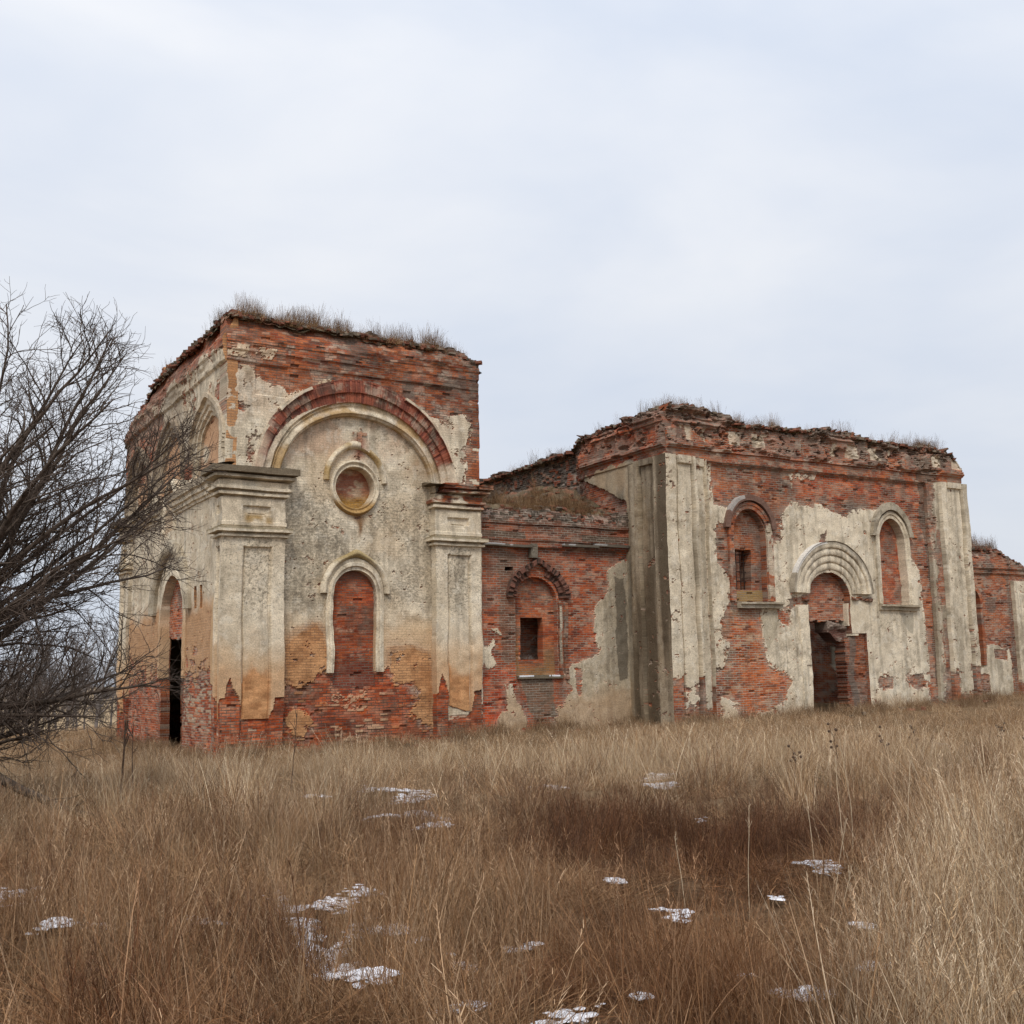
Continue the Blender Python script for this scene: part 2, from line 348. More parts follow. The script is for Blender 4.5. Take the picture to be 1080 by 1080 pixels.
TW = Face((9.70, 33.15, 0), (0, 1, 0), (-1, 0, 0))      # west tower, west face
RS = Face((18.45, 33.5, 0), (1, 0, 0), (0, -1, 0))      # middle wing, south
HS = Face((24.75, 31.0, 0), (1, 0, 0), (0, -1, 0))      # main hall, south
HW = Face((24.75, 31.0, 0), (0, 1, 0), (-1, 0, 0))      # main hall, west
AS = Face((40.50, 34.0, 0), (1, 0, 0), (0, -1, 0))      # altar, south
TH_W, TD = 8.75, 14.1
def vn3(x, y, z, seed):
    iz = np.floor(z); f = z - iz; f = f * f * (3 - 2 * f)
    a = np.empty_like(x); 
    lo = vn(x + iz * 37.17, y - iz * 19.31, seed); hi = vn(x + (iz + 1) * 37.17, y - (iz + 1) * 19.31, seed)
    return lo * (1 - f) + hi * f
def warp(P):
    x, y, z = P[:, 0], P[:, 1], P[:, 2]
    d = np.stack([vn3(x * .8, y * .8, z * .8, 201 + k) for k in range(3)], 1) - .5
    e = np.stack([vn3(x * 4, y * 4, z * 4, 206 + k) for k in range(3)], 1) - .5
    return P + d * np.array([.07, .07, .05]) + e * np.array([.03, .03, .012])

def patch(name, F, U, V, Hh, M, back, col, al, mort=.5, parent=None, mat=None, side=None, lich=.22, noleft=False):
    """relief sheet: U,V,Hh (nt,ns); M cell mask; col rgb, al plaster alpha; boundary skirted back to depth `back`"""
    nt_, ns_ = U.shape
    if M is None: M = np.ones((nt_ - 1, ns_ - 1), bool)
    al = np.broadcast_to(al, U.shape); mort = np.broadcast_to(mort, U.shape); lich = np.broadcast_to(lich, U.shape).ravel()
    P = F.o + U.reshape(-1, 1) * F.u + V.reshape(-1, 1) * np.array([0, 0, 1.]) + Hh.reshape(-1, 1) * F.n
    buv = np.stack([U.ravel() + F.o[0] * 0, V.ravel(), mort.ravel()], 1)
    colf = np.c_[np.clip(np.broadcast_to(col, U.shape + (3,)).reshape(-1, 3), .004, .9), al.ravel()]
    idx = np.arange(nt_ * ns_).reshape(nt_, ns_)
    ci, cj = np.nonzero(M)
    Q = np.stack([idx[ci, cj], idx[ci, cj + 1], idx[ci + 1, cj + 1], idx[ci + 1, cj]], 1)
    Mp = np.pad(M, 1)
    E = []
    a, b = np.nonzero(M & ~Mp[1:-1, :-2]); 
    if noleft: a, b = a[b > 0], b[b > 0]
    E.append((idx[a + 1, b], idx[a, b], 0))        # left
    a, b = np.nonzero(M & ~Mp[1:-1, 2:]);  E.append((idx[a, b + 1], idx[a + 1, b + 1], 0)) # right
    a, b = np.nonzero(M & ~Mp[:-2, 1:-1]); E.append((idx[a, b], idx[a, b + 1], 1))         # bottom
    a, b = np.nonzero(M & ~Mp[2:, 1:-1]);  E.append((idx[a + 1, b + 1], idx[a + 1, b], 1)) # top
    e0 = np.concatenate([e[0] for e in E]); e1 = np.concatenate([e[1] for e in E]); kd = np.concatenate([np.full(len(e[0]), e[2]) for e in E])
    # front duplicates (so the reveal can have its own colour) and back vertices
    n0 = len(P); m = len(e0)
    fr0, fr1 = P[e0], P[e1]
    H = Hh.ravel()
    bk0 = fr0 - (H[e0] - back)[:, None] * F.n; bk1 = fr1 - (H[e1] - back)[:, None] * F.n
    dz0 = (H[e0] - back); dz1 = (H[e1] - back)
    def sh(b_, d): 
        b2 = b_.copy(); b2[:, 0] += d * (kd == 0); b2[:, 1] += d * (kd == 1); return b2
    buv_s = np.concatenate([buv[e0], buv[e1], sh(buv[e1], dz1), sh(buv[e0], dz0)])
    if side is None:
        c0, c1 = colf[e0], colf[e1]
    else:
        c0 = np.c_[side[0](buv[e0][:, 0][None], buv[e0][:, 1][None])[0], np.full(m, side[1])]; c1 = np.c_[side[0](buv[e1][:, 0][None], buv[e1][:, 1][None])[0], np.full(m, side[1])]
    lich = np.concatenate([lich, lich[e0], lich[e1], lich[e1], lich[e0]]); P = np.concatenate([P, fr0, fr1, bk1, bk0]); buv = np.concatenate([buv, buv_s]); colf = np.concatenate([colf, c0, c1, c1, c0])
    k = np.arange(m); S = np.stack([n0 + k, n0 + 3 * m + k, n0 + 2 * m + k, n0 + m + k], 1)
    Q = np.concatenate([Q, S])
    if F.flip: Q = Q[:, ::-1]
    # drop unused
    used = np.zeros(len(P), bool); used[Q.ravel()] = True; rm = np.cumsum(used) - 1
    P = P[used]; Q = rm[Q]; buv = buv[used]; colf = colf[used]; lich = lich[used]
    return mesh_np(name, warp(P), Q, attrs={'Col': ('FLOAT_COLOR', colf), 'buv': ('FLOAT_VECTOR', buv), 'lich': ('FLOAT', lich)}, mat=mat or MAS, parent=parent)

def grid(u0, u1, v0, v1, du=.03, dv=None):
    dv = dv or du
    U, V = np.meshgrid(np.linspace(u0, u1, max(2, int(round((u1 - u0) / du)) + 1)), np.linspace(v0, v1, max(2, int(round((v1 - v0) / dv)) + 1)))
    return U, V
def cc(A): return .25 * (A[1:, 1:] + A[:-1, 1:] + A[1:, :-1] + A[:-1, :-1])
def arched(u, v, cu, a, cv, b, v0):
    """arched opening: half width a, springing cv, rise b, bottom v0"""
    return ((np.abs(u - cu) < a) & (v > v0) & (v <= cv)) | ((v > cv) & (((u - cu) / a) ** 2 + ((v - cv) / b) ** 2 < 1))
def frame_grid(cu, cv, ai, bi, ao, bo, vb, step=.03, peak=0.0, pw=.35, t0=0.0, t1=math.pi, vbo=None, n=None):
    """U,V grids along jamb-arch-jamb; rho 0 (inner) .. 1 (outer). Also returns rho and path angle"""
    na = max(8, int((t1 - t0) * max(ao, bo) / step)); th = np.linspace(t0, t1, na)
    ui = cu + ai * np.cos(th); vi = cv + bi * np.sin(th); uo = cu + ao * np.cos(th); vo = cv + bo * np.sin(th)
    if vb is not None:
        nj = max(2, int((cv - vb) / step)); j = np.linspace(vb, cv, nj)[:-1]
        ui = np.r_[np.full(nj - 1, cu + ai), ui, np.full(nj - 1, cu - ai)]; uo = np.r_[np.full(nj - 1, cu + ao), uo, np.full(nj - 1, cu - ao)]
        vi = np.r_[j, vi, j[::-1]]; vo = np.r_[j, vo, j[::-1]]; th = np.r_[np.zeros(nj - 1), th, np.full(nj - 1, math.pi)]
    ns_ = n or max(4, int(max(ao - ai, bo - bi) / .025) + 1)
    rho = np.linspace(0, 1, ns_)[None] * np.ones((len(ui), 1))
    U = ui[:, None] * (1 - rho) + uo[:, None] * rho; V = vi[:, None] * (1 - rho) + vo[:, None] * rho
    TH = th[:, None] * np.ones_like(rho)
    V = V + peak * np.exp(-((TH - math.pi / 2) / pw) ** 2) * (.3 + .7 * rho)
    return U, V, rho, TH
def topline(u, pts, seed, jag=.16):
    t = np.interp(u, [p[0] for p in pts], [p[1] for p in pts])
    k = np.floor(u / .135)
    t = t + (hsh(k, k * 0, seed) - .5) * jag + (fb(u * .9, u * 0, seed + 1, 3) - .5) * .35
    return np.floor(t / BH) * BH
def ruin_top(u, v, top, depth=.9):
    """0 well below the broken wall head .. 1 at it"""
    return ss(depth, 0, top - v)

church = empty("ruined_church", (9.7, 33.15, 0), "abandoned roofless brick church with peeling cream plaster standing in dead grass", "church")
church.location = (0, 0, 0)
def pl(o, label): o['label'] = label; return o

# ============================================================== WEST TOWER, south face
T_TOP = [(-.2, 12.98), (.3, 13.1), (2, 12.92), (5, 12.95), (7.0, 12.86), (8.0, 12.74), (8.5, 12.55), (9.2, 12.4)]
CU, CV = 4.34, 7.80
def tower_south():
    U, V = grid(-.02, TH_W, -.9, 13.5, .03)
    top = topline(U, T_TOP, 31)
    field = arched(U, V, CU, 2.66, CV, 2.38, -9); ringz = arched(U, V, CU, 3.49, CV, 3.47, CV)
    H = np.where(field | ringz, -.24, 0.0)
    # upper corner panels
    for (a, b) in ((.91, 1.95), (6.75, 7.75)):
        pan = box(U, V, a, b, 10.45, 11.4, .02); H = H - .05 * pan
    # eaves: corbelled brick courses stepping out then eroding back
    c1 = ss(11.42, 11.47, V) * .08 + ss(11.75, 11.80, V) * .06 + ss(12.02, 12.06, V) * .05
    er = ss(.25, .75, fb(U * .8, V * 2.0, 41, 4)); H = H + c1 * (.35 + .65 * (1 - er))
    H = H - ss(12.1, 12.9, V) * .22 * (0.5 + fb(U * 1.5, V * 1.5, 42, 3))
    # plaster mask
    pm = np.ones_like(U)
    pm = np.where(V > 11.35, 0, pm)
    pm = np.where(rag(U, V, [(2.0, 10.55), (1.2, 10.9), (.7, 11.9), (9, 11.9), (9, 9.0), (8.35, 9.0), (8.3, 10.0), (7.6, 9.9), (7.4, 10.2), (6.9, 10.4), (5, 11.0), (3.0, 11.2)], 50, .25) > 0, 0, pm)
    pm = np.where(rag(U, V, [(8.25, 8.0), (8.3, 11.5), (9, 11.5), (9, 8)], 51, .15) > 0, 0, pm)
    pm = np.where(rag(U, V, [(7.7, 9.6), (8.4, 9.6), (8.4, 10.5), (7.6, 10.4)], 251, .2) > 0, 1, pm)
    pm = np.where(rag(U, V, [(.0, 11.55), (1.4, 11.6), (1.6, 11.95), (0, 11.98)], 59, .05) > 0, .9, pm)
    red = soft(U, V, [(-1, 1.65), (1.9, 1.6), (2.6, 1.55), (3.3, 1.95), (5.5, 1.95), (5.6, 1.55), (6.3, 1.5), (6.4, 1.0), (6.0, .35), (7.2, .2), (9, .9), (9, -2), (-1, -2)], 52, .28, .10)
    rb_ = hsh(np.floor(V / BH), np.floor((U + np.where(np.mod(np.floor(V / BH), 2) == 0, BW * .5, 0)) / BW), 57); red = ss(.25, .6, red + (rb_ - .5) * .7 * (red > .05) * (red < .95)) 
    red = np.where((V > -.5) & (V < 1.4) & (rb_ > .86), red * .45, red)
    red = np.where(rag(U, V, [(2.0, .85), (2.7, .8), (3.0, .45), (2.6, .1), (2.0, .1)], 53, .2) > 0, 0, red)
    red = np.where(rag(U, V, [(3.6, 1.35), (4.7, 1.2), (4.3, .95), (3.5, 1.0)], 54, .25, 3) > 0, .35, red)
    pm = pm * (1 - red)
    up = ss(8.0, 8.6, V) * (1 - field) * (1 - ringz)
    pm, halo = weather(pm, U, V, 260, .05 + .17 * up)
    # rising-damp ochre zone with rounded top edge
    oz = soft(U, V, [(1.86, 1.0), (1.95, 2.95), (2.4, 3.3), (3.0, 3.55), (3.4, 3.2), (3.45, -1), (5.2, -1), (5.4, 2.75), (6.2, 2.8), (7.0, 2.6), (7.1, -1), (1.8, -1)], 55, .14)
    ozs = ss(3.9, 3.0, V + (fb(U * 2, V * 2, 56) - .5) * .8)
    li = np.where(field, ss(3.3, 4.3, V + (fb(U * 2, V, 162) - .5)) * (1 - ss(6.8, 9.2, V)) * ss(.22, .62, fb(U * 1.1, V * 1.0, 161, 5, .65) + .10 * np.exp(-((U - 2.6) / .9) ** 2)) * .78 + .12, .22)
    pk = np.where(field, ss(8.0, 9.0, V) * .55, .35 * ss(8.5, 11, V))
    P_ = plaster(U, V, 60, li, pk)
    P_ = mix(P_, C3(.60, .40, .225)[None, None] * np.ones_like(P_), np.clip(ozs - oz, 0, 1) * .75 * field); P_ = mix(P_, C3(.60, .43, .25)[None, None] * np.ones_like(P_), ss(.45, .7, fb(U * .6, V * .6, 64, 3)) * .35)
    P_ = mix(P_, ochre(U, V, 61), oz)
    # ochre algae drip under the round niche and over the window hood
    wdr = .07 + .22 * ss(6.5, 7.0, V); dr = np.exp(-((U - 4.40 - .05 * np.sin(V * 5)) / wdr) ** 2) * ss(6.1, 6.5, V) * ss(7.35, 7.0, V) * (.6 + .6 * fb(U * 4, V * 2, 68, 3))
    P_ = mix(P_, C3(.20, .095, .035)[None, None] * np.ones_like(P_), np.clip(dr * 1.25, 0, .92))
    cap = np.exp(-((U - 4.45) / .2) ** 2) * box(U, V, 4, 4.9, 8.8, 9.5, .12)
    P_ = mix(P_, C3(.30, .085, .045)[None, None] * np.ones_like(P_), cap * .8)
    tone = np.where(V < 2.2, -.1 + .5 * (fb(U, V, 63) - .3), .0)
    B_ = brick(U, V, 62, tone)
    B_ = np.where((V < 2.0)[..., None], B_ * C3(1.12, .78, .62), B_)
    B_ = mix(B_, LIME[None, None] * np.ones_like(B_), halo)
    wr = ruin_top(U, V, top, .5)
    B_ = mix(B_, C3(.20, .15, .12)[None, None] * np.ones_like(B_), wr * .55 * ss(.35, .6, fb(U * 2, V * 2, 65)))
    al = (pm * (.80 - .35 * oz)) * (V < 11.98)
    col = mix(B_, P_, pm)
    B_ = mix(B_, C3(.065, .05, .036)[None, None] * np.ones_like(B_), ruin_top(U, V, top, .34) * ss(.3, .5, fb(U * 2.2, V * 2, 265, 4)) * .9); col = mix(B_, P_, pm)
    H = H + (1 - pm) * (-.035 + relief_brick(U, V, 66, .035) * (1 + 1.3 * wr)) + pm * (fb(U * 3, V * 3, 67) - .5) * .02
    M = cc(V) < cc(top)
    M &= ~arched(cc(U), cc(V), 4.28, .73, 4.45, .74, 1.5)
    M &= ~(np.hypot(cc(U) - 4.28, (cc(V) - 7.82)) < .68)
    o = patch("wall", TS, U, V, H, M, -.7, col, al, np.where(V > 9, .22, .10), church, lich=li)
    pl(o, "south tower wall of cream plaster over red brick")

    # blind arch: two brick rings and a moulded cream inner ring
    U, V, rho, TH = frame_grid(CU, CV, 2.62, 2.33, 3.52, 3.50, None, .03, n=46)
    H = np.select([rho < .30, rho < .36, rho < .64, rho < .90], [-.02 + .05 * np.sin(rho / .30 * math.pi * 2.0) - .05 * (rho < .06), -.13 + 0 * rho, -.04 + 0 * rho, .035 + 0 * rho], .13)
    deg = np.degrees(TH)
    lost = (rho >= .9) & ~(((deg > 118) & (deg < 140)) | ((deg > 18) & (deg < 62)))
    H = np.where(lost, .02, H)
    nn = fb(TH * 5, rho * 2, 71, 4)
    redz = ((rho > .36 + .22 * ss(100, 165, deg)) * ss(8, 22, deg + (nn - .5) * 30) * ss(176, 150, deg + (nn - .5) * 30)) * (rho < .92)
    redz = np.maximum(redz, (lost & (deg > 20) & (deg < 150)) * 1.0)
    vo = TH * 3.3 / BH * .5   # voussoirs stand on edge
    kk = np.floor(TH * 3.1 / .085); rr = hsh(kk, np.floor(rho * 3.2) + 0 * kk, 72)
    Bc = mix(C3(.17, .055, .04)[None, None], C3(.33, .105, .06)[None, None], rr) * (.7 + .6 * fb(U * 2, V * 2, 73))[..., None]
    Bc = mix(Bc, C3(.40, .32, .24)[None, None] * np.ones_like(Bc), ss(.52, .66, fb(U * 3, V * 3, 78, 5, .7)) * .6); Bc = mix(Bc, C3(.085, .06, .045)[None, None] * np.ones_like(Bc), ss(.54, .68, fb(U * 2 + 9, V * 2, 79, 5, .7)) * .6)
    Bc = Bc * (1 - .35 * (np.mod(TH * 3.1 / .085, 1) < .2))[..., None]
    Pc = plaster(U, V, 74, .3, .25)
    oc = (rho < .36) * ss(.45, .62, fb(U * 1.5, V * 1.5, 75))
    Pc = mix(Pc, C3(.36, .22, .075)[None, None] * np.ones_like(Pc), oc * .7)
    H = H + redz * (rr - .5) * .03 + (fb(U * 4, V * 4, 76) - .5) * .02
    o = patch("blind_arch", TS, U, V, H, None, -.28, mix(Bc, Pc, 1 - redz), 1.0, .4, church)
    pl(o, "wide blind arch of worn red brick rings and cream moulding")

    # round niche
    win = empty("round_niche"); win.parent = church
    U, V = grid(3.5, 5.06, 7.04, 8.6, .025)
    H = -.62 + (fb(U * 2.5, V * 5, 81, 4) - .5) * .14
    f = fb(U * 1.6, V * 3, 82, 4)
    c = mix(C3(.42, .20, .12)[None, None], C3(.50, .36, .25)[None, None], ss(.4, .6, f))
    c = mix(c, C3(.28, .085, .05)[None, None] * np.ones_like(c), ss(.5, .66, fb(U * 3, V * 5, 83, 4)) * .8)
    c = mix(c, C3(.34, .19, .05)[None, None] * np.ones_like(c), ss(7.75, 7.4, V + (f - .5) * .4))
    patch("infill", TS, U, V, H, np.hypot(cc(U) - 4.28, cc(V) - 7.82) < .76, -.75, c, .6, .4, win)
    U, V, rho, TH = frame_grid(4.28, 7.82, .66, .66, .85, .92, None, .025, t0=-math.pi, t1=math.pi, n=14)
    H = -.24 + .10 * np.sin(rho * math.pi) ** .6 + .04 * np.cos(rho * 9)
    Pc = plaster(U, V, 84, .25, 0)
    Pc = mix(Pc, C3(.32, .18, .05)[None, None] * np.ones_like(Pc), ss(7.5, 7.2, V) * .9)
    patch("moulding", TS, U, V, H, None, -.66, Pc, 1, .4, win)
    U, V, rho, TH = frame_grid(4.30, 7.95, .90, 1.10, 1.10, 1.30, None, .025, peak=.10, n=9, t0=R_(2), t1=R_(178))
    H = -.24 + .17 * np.sin(np.clip(rho, .02, .98) * math.pi) ** .5
    Pc = mix(plaster(U, V, 85, .1, 0), C3(.34, .21, .06)[None, None] * np.ones(U.shape + (3,)), ss(.35, .55, fb(U * 1.5, V * 1.5, 86)) * .85)
    patch("hood_mould", TS, U, V, H, ~((cc(TH) > R_(62)) & (cc(TH) < R_(82)) & (cc(rho) > .3)), -.3, Pc, 1, .4, win)

    U, V = grid(4.2, 4.68, 9.22, 9.80, .03)
    cr = ((np.abs(cc(U) - 4.43) < .06) | ((np.abs(cc(V) - 9.60) < .055))) & (fb(cc(U) * 7, cc(V) * 7, 87) < .56)
    patch("cross_relief", TS, U, V, -.19 + 0 * U, cr, -.3, mix(brick(U, V, 88, .2), plaster(U, V, 89, .2), .35 * np.ones_like(U)), .6, .2, church)

    # bricked-up arched window
    win = empty("bricked_window"); win.parent = church
    pl(win, "tall bricked-up arched window of the tower")
    U, V = grid(3.45, 5.1, 1.3, 5.3, .025)
    c = brick(U, V, 91, .55, .5) * C3(1, .8, .72); c = mix(c, C3(.11, .033, .022)[None, None] * np.ones_like(c), ss(2.6, 1.7, V + (fb(U * 2, V * 2, 92) - .5)) * .75)
    c = mix(c, C3(.16, .09, .07)[None, None] * np.ones_like(c), ss(4.6, 5.1, V) * .7)
    patch("infill", TS, U, V, -.42 + relief_brick(U, V, 93, .03) + ss(1.9, 1.5, V) * .1, None, -.6, c, .05, .22, win)
    U, V, rho, TH = frame_grid(4.28, 4.45, .73, .72, .97, 1.08, 1.95, .03, n=12)
    H = -.24 + np.select([rho < .35, rho < .7], [.05 + 0 * rho, .12 + 0 * rho], .07) + (fb(U * 3, V * 3, 94) - .5) * .015
    patch("window_frame", TS, U, V, H, None, -.45, plaster(U, V, 95, .25, .05) * 1.05, 1, .4, win)
    U, V, rho, TH = frame_grid(4.30, 4.42, .98, 1.12, 1.20, 1.28, None, .03, peak=.13, pw=.20, n=9)
    H = -.24 + .19 * np.sin(np.clip(rho, .02, .98) * math.pi) ** .5
    Pc = plaster(U, V, 96, .35, 0); Pc = mix(Pc, C3(.30, .215, .08)[None, None] * np.ones_like(Pc), ss(5.2, 5.6, V) * .8)
    patch("hood_mould", TS, U, V, H, None, -.3, Pc, 1, .4, win)

def pier(name, F, u0, u1, vb, seed, cap=True, wrapL=False, capR=True, pan=(.4, 1.24), ruined=0.0, label=None, side_only=False):
    """pilaster shaft + entablature block on the tower; heights fixed by the order"""
    root = empty(name); root.parent = church
    if label: pl(root, label)
    def prof(v):
        return np.select([v < 6.0, v < 6.10, v < 6.15, v < 6.30, v < 6.36, v < 6.48, v < 7.22, v < 7.28, v < 7.38, v < 7.43, v < 7.54, v < 7.72, v < 7.78, v < 7.88, v < 7.92, v < 8.12],
                         [.12, .22, .10, .31, .12, .15, .12, .02, .22, .10, .29, .20, .06, .38, .26, .48], .48)
    def sheet(nm, v0, v1, pf, extra, paint, sd):
        s = np.linspace(0, 1, max(6, int((u1 - u0) / .028))); v = np.linspace(v0, v1, max(4, int((v1 - v0) / .02)))
        V = v[:, None] * np.ones((1, len(s))); h0 = pf(v)[:, None] * np.ones_like(V)
        ov = np.maximum(h0 - .12, 0)
        left = (u0 - (h0 if wrapL else ov)); rightv = u1 + ov * (1 if capR else 0)
        U = left + (rightv - left) * s[None]
        H = h0 + extra(U, V); col, al, ex = paint(U, V); 
        Hm = H + ex
        if wrapL: Hm[:, 0] = h0[:, 0]
        return patch(nm, F, U, V, Hm, sd(U, V) if sd else None, -.32, col, al, .2, root, lich=np.where(V < 6, ss(3.0, 4.2, V) * (.38 + .22 * box(U, V, u0 + pan[0], u0 + pan[1], 0, 6)) + .08, .15), noleft=wrapL)
    du = u0
    def ex_shaft(U, V): return -.085 * box(U, V, u0 + pan[0], u0 + pan[1], vb - .6, 5.72, .012) - .07 * (np.exp(-((U - u0 - pan[0]) / .03) ** 2) + np.exp(-((U - u0 - pan[1]) / .03) ** 2)) * (V < 5.75)
    def paint_shaft(U, V):
        li = ss(3.0, 4.3, V) * .85; P_ = plaster(U, V, seed, li, .05)
        inp = box(U, V, u0 + pan[0], u0 + pan[1], -1, 6, .02)
        e = V + (fb(U * 2.2, V * 1.5, seed + 1, 4) - .5) * 1.0
        P_ = mix(P_, C3(.55, .36, .20)[None, None] * np.ones_like(P_), ss(3.3, 2.2, e) * .7)
        P_ = mix(P_, ochre(U, V, seed + 2), ss(2.3, 1.9, e) * (.35 + .65 * inp))
        bare = rag(U, V, [(u0 - 1, -1), (u0 - 1, 1.0), (u0 + .05, 1.2), (u0 + .15, 1.9), (u0 + .42, 1.2), (u0 + pan[0], .75), (u0 + pan[1], .6), (u1 - .3, 1.25), (u1 + .5, 1.4), (u1 + .5, -1)], seed + 3, .14) * (1 - inp * (V > vb + .02))
        B_ = brick(U, V, seed + 4, .1) * C3(1.12, .78, .62)
        return mix(P_, B_, bare), 1 - bare, bare * (-.05 + relief_brick(U, V, seed, .04))
    def sd_shaft(U, V): return (cc(V) > vb + (fb(cc(U) * 3, cc(U) * 0, seed + 8, 3) - .5) * .3) | (cc(V) < vb - .25)
    o = sheet("shaft", -.8, 6.02, lambda v: np.full_like(v, .12), ex_shaft, paint_shaft, None)
    def ex_cap(U, V): return -.09 * box(U, V, u0 + pan[0] - .02, u0 + pan[1] - .05, 6.72, 6.97, .012) - .05 * box(U, V, u0 + pan[0] + .12, u0 + pan[1] - .2, 6.62, 6.74, .012)
    def paint_cap(U, V):
        P_ = plaster(U, V, seed + 10, .18, .05)
        P_ = mix(P_, C3(.30, .18, .05)[None, None] * np.ones_like(P_), box(U, V, u0 + pan[0], u0 + pan[1], 6.42, 6.72, .1) * ss(.3, .55, fb(U * 2, V * 3, seed + 11)) * .8 * (1 - ruined))
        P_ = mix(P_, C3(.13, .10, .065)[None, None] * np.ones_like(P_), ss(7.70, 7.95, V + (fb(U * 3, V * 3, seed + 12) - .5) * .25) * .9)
        P_ = mix(P_, C3(.16, .12, .05)[None, None] * np.ones_like(P_), box(U, V, u0 - 1, u1 + 1, 6.24, 6.32, .03) * .7)
        br = ruined * ss(7.2, 7.4, V) * ss(.35, .5, fb(U * 1.4, V * 2.5, seed + 13))
        return mix(P_, brick(U, V, seed + 14, .1), br), 1 - br, -br * .06 + ruined * (fb(U * 3, V * 4, seed + 15) - .5) * .08 * ss(7.2, 7.5, V)
    top = 8.12
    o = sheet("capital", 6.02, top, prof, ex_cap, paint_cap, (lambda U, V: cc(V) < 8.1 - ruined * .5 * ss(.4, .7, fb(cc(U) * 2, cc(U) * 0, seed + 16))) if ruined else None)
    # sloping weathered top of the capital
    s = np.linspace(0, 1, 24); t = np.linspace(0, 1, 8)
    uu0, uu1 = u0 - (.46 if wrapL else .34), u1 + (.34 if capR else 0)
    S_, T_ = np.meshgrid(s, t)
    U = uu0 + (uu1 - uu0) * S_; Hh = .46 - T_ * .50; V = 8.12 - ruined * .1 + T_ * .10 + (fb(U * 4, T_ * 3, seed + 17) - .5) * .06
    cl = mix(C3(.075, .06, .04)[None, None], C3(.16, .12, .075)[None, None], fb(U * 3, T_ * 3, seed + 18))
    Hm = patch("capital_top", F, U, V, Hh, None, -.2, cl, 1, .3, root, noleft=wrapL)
    return root
tower_south()
pier("corner_pilaster", TS, .17 - .17, 1.84, .6, 110, wrapL=True, pan=(.57, 1.41), label="broad corner pilaster with full moulded capital")
pier("corner_pilaster", TS, 6.98, 8.66, .95, 130, pan=(.47, 1.29), ruined=1.0, label="corner pilaster with crumbling brick capital")

